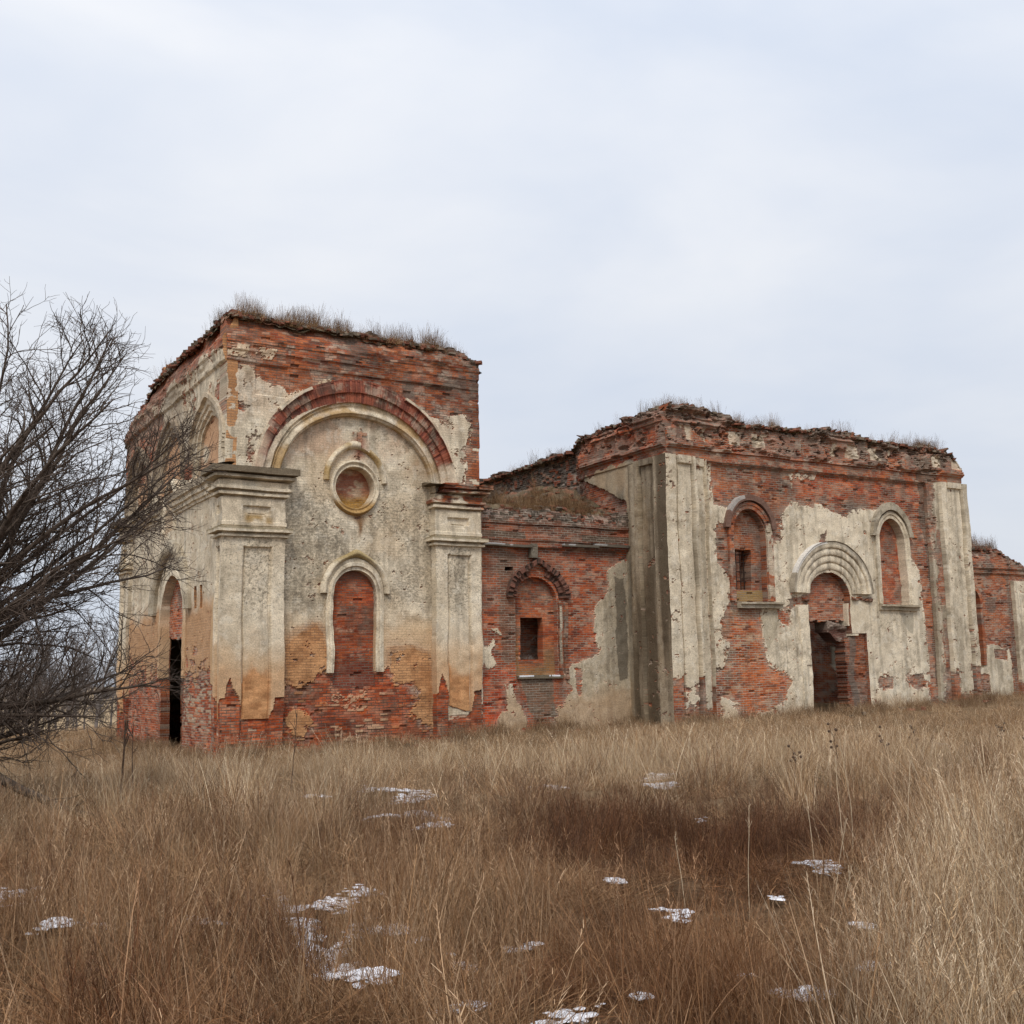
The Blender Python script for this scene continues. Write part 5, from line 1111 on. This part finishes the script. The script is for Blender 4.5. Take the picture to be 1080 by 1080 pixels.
def in_buildings(x, y, m=.1):
    r = (x > 9.7 - m) & (x < 18.45 + m) & (y > 33.15 - m) & (y < 47.3 + m)
    r |= (x > 18 - m) & (x < 25) & (y > 33.5 - m) & (y < 47)
    r |= (x > 24.75 - m) & (x < 40.6 + m) & (y > 31 - m - .2) & (y < 49.4)
    r |= (x > 40) & (x < 52.5 + m) & (y > 34 - m) & (y < 46.4)
    return r
def field_grass():
    r = np.random.default_rng(77); Ps = []; ids = []; sc_s = []; tn = []
    # rings of falling density (points per square metre)
    for (d0, d1, den) in ((2.2, 6, 85), (6, 10, 62), (10, 16, 40), (16, 26, 22), (26, 42, 12), (42, 70, 5.0), (70, 130, 1.6)):
        ha = R_(45); n = int(den * ha * (d1 * d1 - d0 * d0))
        d = np.sqrt(r.uniform(d0 * d0, d1 * d1, n)); a = yaw + r.uniform(-ha, ha, n)
        x = d * np.sin(a); y = d * np.cos(a)
        s = snow_field(x, y); keep = ~in_buildings(x, y)
        near = d < 26
        nrm = np.stack([x, y], 1) / d[:, None]
        s2 = snow_field(x + nrm[:, 0] * .32, y + nrm[:, 1] * .32)    # just this side of a snow patch the grass lies flat
        keep &= (s < .05) | (r.random(n) < .85)
        x, y, d, s, s2 = x[keep], y[keep], d[keep], s[keep], s2[keep]; n = len(x)
        f = fb(x * .55, y * .55, 701, 4); g = fb(x * .22 + 3, y * .22, 702, 3)
        u = r.random(n)
        lat = x * cy - y * sy; dep = x * sy + y * cy
        bank = ss(.27, .37, lat / dep + (f - .5) * .12) * ss(14, 9, dep)                    # pale tall grass on the right bank
        hol = np.exp(-(((x - 8.0) / 2.9) ** 2 + ((y - 10.2) / 2.9) ** 2))
        tall = np.clip(.08 + .45 * ss(.5, .7, f) + .6 * bank + .25 * ss(12, 22, dep) - .35 * hol, 0, .85)
        lod = np.clip(.85 - .40 * ss(12, 24, dep), .1, 1)
        idx = np.where(u < tall * .45, r.integers(6, 9, n), np.where(u < tall * .45 + lod * (1 - tall), r.integers(3, 6, n), r.integers(0, 3, n)))
        idx = np.where((u > .93), r.integers(9, 11, n), idx)
        wd_ = np.clip(hol * 1.15, 0, 1) * (.35 + .65 * ss(.3, .6, fb(x * .8, y * .8, 706, 3))) * .48 + .10 * ss(.55, .7, fb(x * .6, y * .6, 707, 3))
        idx = np.where(r.random(n) < wd_, r.integers(18, 20, n), idx)
        if d0 >= 26: idx = r.integers(11, 14, n)
        flat = (s > -.25) | (s2 > 0.15)
        idx = np.where(flat & near[keep], np.where(r.random(n) < .6, r.integers(9, 11, n), r.integers(3, 6, n)), idx)
        tus = fb(x * 1.7, y * 1.7, 704, 3)
        sz = r.uniform(.6, 1.15, n) * (.62 + .75 * ss(.3, .7, tus)) * (.9 + .5 * (f - .4)) * (1 + .12 * hol)
        sz = np.where(flat, sz * .72, sz); sz = np.where(s > .05, sz * .7, sz)
        sz *= np.where(dep < 12, .74, .74 + .10 * ss(12, 20, dep))
        if d0 >= 26: sz = sz * .54
        wx = sz * (1 + .35 * ss(10, 26, d)) * np.where((idx >= 3) & (idx < 6), 1.35, 1.0)
        zf = terr(x, y)
        # colour: straw, with red-brown in the hollow and lower left, pale on the bank
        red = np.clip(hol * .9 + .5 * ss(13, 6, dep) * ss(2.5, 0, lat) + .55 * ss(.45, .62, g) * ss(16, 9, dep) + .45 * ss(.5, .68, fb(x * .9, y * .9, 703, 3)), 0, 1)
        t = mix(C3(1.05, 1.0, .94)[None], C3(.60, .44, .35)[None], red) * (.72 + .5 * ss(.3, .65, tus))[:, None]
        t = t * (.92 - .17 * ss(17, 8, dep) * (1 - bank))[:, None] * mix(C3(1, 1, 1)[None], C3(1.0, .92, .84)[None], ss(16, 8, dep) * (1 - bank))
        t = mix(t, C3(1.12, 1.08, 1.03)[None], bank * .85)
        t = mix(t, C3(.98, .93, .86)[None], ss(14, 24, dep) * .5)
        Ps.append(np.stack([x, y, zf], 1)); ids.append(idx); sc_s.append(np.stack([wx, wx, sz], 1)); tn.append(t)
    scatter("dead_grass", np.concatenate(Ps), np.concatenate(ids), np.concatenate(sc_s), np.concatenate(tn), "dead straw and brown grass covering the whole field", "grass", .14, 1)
field_grass()

def wall_foot():
    r = np.random.default_rng(91); P = []
    for (x0, y0, x1, y1, n) in ((9.6, 33.0, 18.5, 33.0, 260), (9.55, 33.1, 9.55, 47, 240), (18.5, 33.35, 24.6, 33.35, 220), (24.6, 30.75, 40.4, 30.75, 430), (40.5, 33.7, 50, 33.7, 150)):
        t = r.random(n); nx, ny = (y1 - y0), -(x1 - x0); l = math.hypot(nx, ny); off = np.abs(r.normal(0, .7, n)) + .05
        x = x0 + (x1 - x0) * t + nx / l * off * (1 if x1 > x0 else -1); y = y0 + (y1 - y0) * t + ny / l * off * (1 if x1 > x0 else -1)
        k = (fb(x * .8, y * .8, 708, 3) > .46) & ~in_buildings(x, y, .05); P.append(np.stack([x[k], y[k], terr(x[k], y[k])], 1))
    P = np.concatenate(P); n = len(P); s_ = r.uniform(.45, .95, n)
    scatter("tall_grass", P, np.where(r.random(n) < .3, r.integers(18, 20, n), r.integers(11, 14, n)), np.stack([s_, s_, s_ * r.uniform(.8, 1.3, n)], 1), mix(C3(.75, .68, .6)[None], C3(1.0, .95, .88)[None], r.random(n)), "taller ragged grass and weeds along the foot of the church walls", "grass", .12, 92)
    q = []
    for (x0, x1, y, n) in ((9.4, 18.4, 33.0, 70), (18.6, 24.6, 33.3, 30), (24.8, 40, 30.7, 60)):
        x = r.uniform(x0, x1, n); yy = y - np.abs(r.normal(0, .5, n)) - .1; q.append(np.stack([x, yy, terr(x, yy) + .08], 1))
    o = loose_bricks("fallen_bricks", np.concatenate(q), 93, "fallen bricks lying in the grass along the church walls"); o.parent = None; o['category'] = "bricks"
wall_foot()
def roof_grass(name, pts, seed, label, tall=.45, size=1.0):
    r = np.random.default_rng(seed); n = len(pts)
    idx = np.where(r.random(n) < tall, r.integers(14, 16, n), r.integers(16, 18, n)); cl = ss(.35, .65, fb(pts[:, 0] * 1.3, pts[:, 1] * 1.3, seed + 50, 3)); s = r.uniform(.45, 1.1, n) * size * (.66 + .5 * cl)
    tint = mix(C3(.42, .34, .27)[None], C3(.80, .70, .58)[None], r.random(n))
    scatter(name, pts, idx, np.stack([s, s, s], 1), tint, label, "grass", .15, seed)
def rpts(n, x0, x1, y0, y1, zf, seed, dens=None):
    r = np.random.default_rng(seed); x = r.uniform(x0, x1, n); y = y0 + (y1 - y0) * r.random(n) ** 1.3
    k = fb(x * .9, y * .5, seed, 3) > (dens if dens is not None else .36)
    x, y = x[k], y[k]; return np.stack([x, y, zf(x, y) - .02], 1)
roof_grass("tower_grass", np.concatenate([rpts(1150, 9.85, 18.1, 33.22, 34.9, z_tower, 21, .02), rpts(380, 9.85, 11.5, 34.0, 44, z_tower, 22, .33)]), 23, "brown tufted grass on top of the tower", .22, 1.0)
roof_grass("wing_grass", rpts(900, 18.6, 24.0, 33.7, 38.0, z_wing, 24, .25), 25, "pale grass on the sunken top of the middle wing", .30, .95)
roof_grass("hall_grass", np.concatenate([rpts(700, 25.0, 39.9, 31.08, 31.8, z_hall, 26, .46), rpts(200, 24.85, 25.9, 31.2, 45, z_hall, 27, .48), rpts(26, 37.8, 38.9, 31.1, 31.6, z_hall, 227, 0)]), 28, "sparse weeds along the top of the hall", .55, .72)
roof_grass("hall_stalks", np.concatenate([rpts(46, 25.0, 40, 31.08, 31.6, z_hall, 41, 0), rpts(26, 24.85, 25.6, 31.2, 44, z_hall, 42, 0)]), 43, "single dry stalks standing up along the hall wall tops", 1.0, .95)
roof_grass("altar_grass", rpts(170, 43.8, 46.9, 34.1, 35.2, z_altar, 29, .2), 30, "grass cap on the altar block at far right", .5, .9)

# ------------------------------------------------------------------ snow
def build_snow():
    r = np.random.default_rng(88); C = []
    for a, c, rad in SN:
        n = int(330 * math.pi * rad * rad * 1.9) + 2
        q = rad * 1.35 * np.sqrt(r.random(n)); t = r.uniform(0, 6.283, n); x = a + q * np.cos(t) * 1.1; y = c + q * np.sin(t)
        k = (fb(x * 4.5, y * 4.5, 801, 4, .7) + .25 * (1 - q / rad)) > .545
        C.append(np.stack([x[k], y[k]], 1))
    C = np.concatenate(C); n = len(C)
    # a clump: a low lumpy dome of three rings
    k = 7; th = np.arange(k) * 2 * math.pi / k
    ring = lambda R, z: np.stack([R * np.cos(th), R * np.sin(th), np.full(k, z)], 1)
    base = np.concatenate([ring(1, -.5), ring(.82, .30), ring(.42, .62), [[0, 0, .68]]])
    fq = np.concatenate([[(j * k + i, j * k + (i + 1) % k, (j + 1) * k + (i + 1) % k, (j + 1) * k + i) for i in range(k)] for j in range(2)])
    ft = np.array([(2 * k + i, 2 * k + (i + 1) % k, 3 * k) for i in range(k)])
    m = len(base); s_ = np.exp(r.normal(math.log(.026), .40, n)).clip(.010, .05)
    P = base[None] * np.stack([s_ * r.uniform(.8, 1.6, n), s_ * r.uniform(.7, 1.3, n), s_ * r.uniform(.10, .28, n)], 1)[:, None]
    P = P * (1 + r.normal(0, .16, (n, m, 1))); ang = r.uniform(0, 6.283, n); ca, sa = np.cos(ang)[:, None], np.sin(ang)[:, None]
    X = P[..., 0] * ca - P[..., 1] * sa; Y = P[..., 0] * sa + P[..., 1] * ca
    z = terr(C[:, 0], C[:, 1]) + .0 + .10 * fb(C[:, 0] * 2.5, C[:, 1] * 2.5, 802, 3) + r.uniform(-.008, .012, n)
    V = np.stack([X + C[:, :1], Y + C[:, 1:], P[..., 2] + z[:, None]], -1).reshape(-1, 3); off = (np.arange(n) * m)[:, None, None]
    o = mesh_np("snow", V, (fq[None] + off).reshape(-1, 4), (ft[None] + off).reshape(-1, 3), mat=M_SNOW, smooth=True); prop(o, "thin patches of old snow left lying among the grass", "snow", kind='stuff')
build_snow()

# ------------------------------------------------------------------ trees
class Tubes:
    def __init__(s): s.V = []; s.Q = []; s.n = 0
    def add(s, pts, rads, k=5):
        pts = np.asarray(pts); m = len(pts); d = np.gradient(pts, axis=0); d /= np.linalg.norm(d, axis=1)[:, None] + 1e-9
        ref = np.array([0, 0, 1.]) if abs(d[0][2]) < .9 else np.array([1., 0, 0])
        a = np.cross(d, ref); a /= np.linalg.norm(a, axis=1)[:, None] + 1e-9; b = np.cross(d, a)
        th = np.arange(k) * 2 * math.pi / k
        ring = pts[:, None] + np.asarray(rads)[:, None, None] * (np.cos(th)[None, :, None] * a[:, None] + np.sin(th)[None, :, None] * b[:, None])
        s.V.append(ring.reshape(-1, 3)); i = np.arange(m - 1)[:, None] * k; j = np.arange(k)[None]; j2 = (j + 1) % k
        s.Q.append((s.n + np.stack([i + j, i + j2, i + k + j2, i + k + j], -1)).reshape(-1, 4)); s.n += m * k
    def obj(s, name, mat, parent=None, smooth=True):
        return mesh_np(name, np.concatenate(s.V), np.concatenate(s.Q), mat=mat, parent=parent, smooth=smooth)
def bough(r, p, d, ln, seg, wob, lift):
    pts = [np.array(p, float)]; d = np.array(d, float); d /= np.linalg.norm(d)
    for k in range(seg):
        d = d + r.normal(0, wob, 3) + np.array([0, 0, lift / seg]); d /= np.linalg.norm(d); pts.append(pts[-1] + d * ln / seg)
    return np.array(pts)
def perp(r, d, ang):
    q = r.normal(0, 1, 3); q -= d * np.dot(q, d); q /= np.linalg.norm(q); return d * math.cos(ang) + q * math.sin(ang)
def at(pts, t):
    f = t * (len(pts) - 1); i = min(int(f), len(pts) - 2); u = f - i; d = pts[i + 1] - pts[i]
    return pts[i] * (1 - u) + pts[i + 1] * u, d / np.linalg.norm(d)
def big_tree():
    r = np.random.default_rng(5)
    bx, by = 0.55, 19.5
    base = np.array([bx, by, float(terr(bx, by))])
    root = empty("bare_tree", tuple(base), "big bare spreading tree with dense dark twigs at the left edge", "tree")
    tr = Tubes(); t = bough(r, (0, 0, -.3), (.03, .02, 1), 2.3, 6, .05, .1); tr.add(t, np.linspace(.34, .24, 7), 10); tr.obj("trunk", M_BARK, root)
    # limbs fan out evenly; the crown is kept to a rounded dome a little to the right of the trunk
    cen = np.array([cy * .45, -sy * .45, 3.6]); rad_ = np.array([4.55, 4.55, 4.55])
    def clip(p):
        out = np.nonzero((((p - cen) / rad_) ** 2).sum(1) > 1)[0]
        return p if not len(out) else p[:out[0]]
    NL = 38
    for i in range(NL):
        q_ = np.random.default_rng(400 + i); el = R_(9 + 70 * ((i * .618034) % 1) ** 1.15); az = i * 2.39996 + q_.normal(0, .15)
        if i % 5 < 2: az = q_.normal(math.pi / 2, .55)                       # more of them towards the light on the right
        a, b, c = math.sin(az) * math.cos(el), math.cos(az) * math.cos(el), math.sin(el)
        d = np.array([cy * a + sy * b, -sy * a + cy * b, c]); ln = 7.2; rad = q_.uniform(.055, .095); st = .45 + .55 * (el / R_(82))
        p0, _ = at(t, min(st, .99)); L0 = clip(bough(q_, p0 * .98, d, ln, 18, .085, .03))
        if len(L0) < 5: continue
        T0 = Tubes(); T1 = Tubes(); T0.add(L0, np.linspace(rad, .009, len(L0)), 7); ll = ln * len(L0) / 19
        n1 = int(ll * 4.4)
        for k in range(n1):
            f = .16 + .84 * (k + q_.random()) / n1; q, dq = at(L0, min(f, .99)); l1 = (1 - f * .55) * q_.uniform(1.1, 2.6)
            B1 = clip(bough(q_, q, perp(q_, dq, q_.uniform(.45, .95)) + np.array([0, 0, .14]), l1, 8, .14, .14))
            if len(B1) < 3: continue
            T0.add(B1, np.linspace(max(.008, rad * .32 * (1 - f * .7)), .005, len(B1)), 5)
            n2 = int(l1 * 6.8)
            for j in range(n2):
                f2 = .15 + .85 * (j + q_.random()) / n2; q2, d2 = at(B1, min(f2, .99)); l2 = (1 - f2 * .5) * q_.uniform(.35, .9)
                B2 = bough(q_, q2, perp(q_, d2, q_.uniform(.45, .9)) + np.array([0, 0, .06]), l2, 5, .17, .08); T1.add(B2, np.linspace(.0060, .0030, 6), 3)
                for m_ in range(int(l2 * 6)):
                    q3, d3 = at(B2, q_.uniform(.2, .98))
                    T1.add(bough(q_, q3, perp(q_, d3, q_.uniform(.5, 1.0)), q_.uniform(.12, .34), 3, .16, .06), np.linspace(.0036, .0022, 4), 3)
        lo = T0.obj("limb", M_BARK, root); tw = T1.obj("twigs", M_TWIG, lo)
    # low drooping boughs sweeping near the grass, and the broken one lying on it
    for (a, b, c, ln, rad, st, lift, wob) in ((.9, -.15, .05, 3.3, .06, .45, .5, .07), (.95, .1, -.08, 2.9, .05, .42, .4, .06)):
        d = np.array([cy * a + sy * b, -sy * a + cy * b, c]); p0, _ = at(t, st); L0 = bough(r, p0, d, ln, 12, wob, lift); T0 = Tubes(); T1 = Tubes(); T0.add(L0, np.linspace(rad, .01, 13), 7)
        for k in range(13):
            f = .3 + .7 * k / 13; q, dq = at(L0, min(f, .99)); B1 = bough(r, q, perp(r, dq, .7) + np.array([0, 0, .35]), r.uniform(.6, 1.5), 7, .12, .4); T0.add(B1, np.linspace(.015, .005, 8), 5)
            for j in range(9):
                q2, d2 = at(B1, r.uniform(.2, .99)); T1.add(bough(r, q2, perp(r, d2, .6), r.uniform(.25, .7), 5, .14, .3), np.linspace(.006, .003, 6), 3)
        lo = T0.obj("limb", M_BARK, root); T1.obj("twigs", M_TWIG, lo)
    return root
big_tree()
def fallen_branch():
    r = np.random.default_rng(9); x, y = 2.35, 17.0
    root = empty("fallen_branch", (x, y, float(terr(x, y))), "broken dark branch lying slantwise in the grass below the bare tree", "branch")
    T = Tubes(); L0 = bough(r, (-1.2, .6, 1.15), (cy * 1.0, -sy * 1.0, -.52), 2.7, 9, .06, .05); T.add(L0, np.linspace(.085, .04, 10), 8); T.obj("stem", M_BARK, root)
    T = Tubes()
    for k in range(9):
        q, d = at(L0, r.uniform(.3, .98)); T.add(bough(r, q, perp(r, d, .8), r.uniform(.3, .7), 5, .12, .1), np.linspace(.012, .004, 6), 4)
    T.obj("twigs", M_TWIG, root)
fallen_branch()

def small_tree_mesh(seed, h, mat, spread=.35, dens=1.0):
    r = np.random.default_rng(seed); A = Tubes(); B = Tubes(); t = bough(r, (0, 0, -.3), (0, 0, 1), h, 12, .05, .3); A.add(t, np.linspace(h * .014, .012, 13), 6)
    n = int(26 * dens)
    for k in range(n):
        f = .18 + .8 * (k + r.random()) / n; q, d = at(t, min(.98, f)); ln = h * spread * (1.1 - f * .8) * r.uniform(.7, 1.2)
        L0 = bough(r, q, perp(r, d, r.uniform(.5, 1.0)), ln, 7, .1, .5); B.add(L0, np.linspace(h * .0045, .008, 8), 4)
        for j in range(int(12 * dens)):
            q2, d2 = at(L0, r.uniform(.15, .98)); B1 = bough(r, q2, perp(r, d2, r.uniform(.4, .8)), ln * r.uniform(.2, .5), 5, .12, .4); B.add(B1, np.linspace(.014, .007, 6), 3)
            for i in range(4):
                q3, d3 = at(B1, r.uniform(.2, .98)); B.add(bough(r, q3, perp(r, d3, .6), ln * r.uniform(.1, .22), 3, .12, .3), np.linspace(.010, .006, 4), 3)
    return A, B
FAR = []
for k, (h, sd_, sp_) in enumerate(((8.5, 31, .38), (7.0, 32, .45), (10.5, 33, .30), (5.5, 34, .55))):
    A, B = small_tree_mesh(sd_, h, None, sp_); FAR.append((A, B))
def far_trees():
    protos = []
    labels = ["far bare tree with rounded haze-toned crown beyond the field", "far bare tree with low wide crown beyond the field", "far slender bare tree rising above its neighbours", "far bushy bare thicket tree at the field edge"]
    r = np.random.default_rng(12)
    for k in range(28):
        # along the far edge of the field, seen left of the tower
        a = yaw + R_(-27.5 + 9.2 * (k + r.random() * .8) / 28) ; d = r.uniform(84, 118); x, y = d * math.sin(a), d * math.cos(a); q = k % 4
        if k < 4:
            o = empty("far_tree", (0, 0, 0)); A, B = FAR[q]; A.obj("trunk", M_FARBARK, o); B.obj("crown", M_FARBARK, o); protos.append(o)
        else:
            src = protos[q]; o = src.copy(); sc.collection.objects.link(o)
            for ch in src.children:
                c = ch.copy(); sc.collection.objects.link(c); c.parent = o
        o.location = (x, y, float(terr(x, y))); o.rotation_euler = (0, 0, r.uniform(0, 6.28)); s = r.uniform(.75, 1.15); o.scale = (s, s, s)
        prop(o, labels[q], "tree", "bare trees along the far edge of the field")
far_trees()
def shrubs():
    r = np.random.default_rng(15)
    for k, (px, dist, h, lab) in enumerate(((-22.6, 50, 3.2, "leafless brown shrub standing just left of the tower base"), (-24.2, 56, 2.8, "leafless shrub in the field farther left of the tower"))):
        a = yaw + R_(px); x, y = dist * math.sin(a), dist * math.cos(a); o = empty("shrub", (x, y, float(terr(x, y))), lab, "shrub", "bare shrubs left of the tower")
        S = Tubes(); B = Tubes()
        for j in range(14):
            L0 = bough(r, (r.normal(0, .3), r.normal(0, .3), -.1), (r.normal(0, .45), r.normal(0, .45), 1), h * r.uniform(.6, 1.05), 8, .08, .2); S.add(L0, np.linspace(.03, .006, 9), 4)
            for i in range(22):
                q, d = at(L0, r.uniform(.2, .98)); B.add(bough(r, q, perp(r, d, .6), r.uniform(.3, .9), 5, .13, .3), np.linspace(.009, .004, 6), 3)
        S.obj("stems", M_TWIG, o); B.obj("twigs", M_TWIG, o)
shrubs()

# ------------------------------------------------------------------ single stalks and weeds
M_STALK = m_plain("pale_dry_stalk", (.52, .41, .28), var=.25, scale=20)
M_DSTALK = m_plain("dark_dead_stalk", (.10, .065, .045), var=.3, scale=20)
def stalks():
    r = np.random.default_rng(18)
    def one(name, x, y, h, lean, rad, mat, label, cat, kind, group=None):
        z = float(terr(x, y)); root = empty(name, (x, y, z), label, cat, group); T = Tubes()
        dv = np.array([cy * lean, -sy * lean, 1]); L0 = bough(r, (0, 0, -.05), dv, h, 8, .03, 0); T.add(L0, np.linspace(rad, rad * .55, 9), 5); T.obj("stem", mat, root)
        if kind:
            for k in range(kind[0]):
                T = Tubes()
                q, d = at(L0, r.uniform(kind[1], .99)); L1 = bough(r, q, perp(r, d, r.uniform(.3, .7)), kind[2] * r.uniform(.5, 1.2), 4, .1, .2); T.add(L1, np.linspace(rad * .55, rad * .4, 5), 4)
                if kind[3]: 
                    e = L1[-1]; T.add([e - [0, 0, kind[3]], e - [0, 0, kind[3] * .5], e + [0, 0, kind[3] * .5], e + [0, 0, kind[3]]], [kind[3] * .3, kind[3], kind[3], kind[3] * .3], 6)
                T.obj("burr" if kind[3] else "side_stem", mat, root)
    one("dead_stick", 4.66, 3.86, .62, -.10, .0055, M_DSTALK, "bare dark stick standing alone in the lower right corner", "stick", None)
    for k, (x, y, h, l, lab) in enumerate(((5.42, 6.75, .62, -.12, "pale leaning grass stalk left of centre of the hollow"), (7.3, 6.9, 1.05, .03, "tallest pale stalk in front of the right bank"), (7.05, 6.75, .95, -.02, "pale upright stalk just left of the tallest one"),
                                     (6.0, 5.9, .75, .16, "pale stalk bending right in the foreground"), (5.1, 5.1, .7, .30, "long pale stalk arching right near the bottom edge"), (5.7, 6.4, .85, .02, "thin straight pale stalk beside a snow patch"), (6.6, 6.6, .8, -.04, "slim pale stalk before the brown hollow"), (7.6, 6.6, .9, .06, "pale stalk leaning right on the bank"))):
        one("dry_stalk", x, y, h, l, .0032, M_STALK, lab, "stalk", (7, .8, .05, 0), "tall pale grass stalks in the foreground")
    one("dead_weed", 6.17, 17.3, 1.35, .05, .008, M_DSTALK, "tall dark dead weed standing before the tower pilaster", "weed", (8, .5, .18, 0))
    one("dead_weed", 4.04, 19.3, 1.25, .05, .022, M_DSTALK, "thick dark weed stem rising left of the tower door", "weed", (5, .6, .25, 0))
    one("dead_weed", 4.22, 19.2, 1.15, .02, .012, M_DSTALK, "thin dark stem close beside the thick weed stem", "weed", (5, .6, .25, 0))
    W_ = [(13.6, 13.0, .8, "dark burr-headed weed right of the long snow patch"), (15.4, 13.6, .75, "dark burr-headed weed below the hall doorway"), (12.2, 12.6, .7, "small dark weed with burrs above the hollow"), (17.2, 14.5, .75, "dark weed with burrs below the right hall window"), (16.0, 11.2, .7, "lone dark weed on the slope at right"), (19.6, 14.6, .7, "farthest right dark weed with burrs")]
    for (x, y, h, lab) in W_:
        one("burr_weed", x, y, h, r.normal(0, .1), .006, M_DSTALK, lab, "weed", (7, .55, .16, .022), "dark dead weeds with burrs on the slope")
stalks()
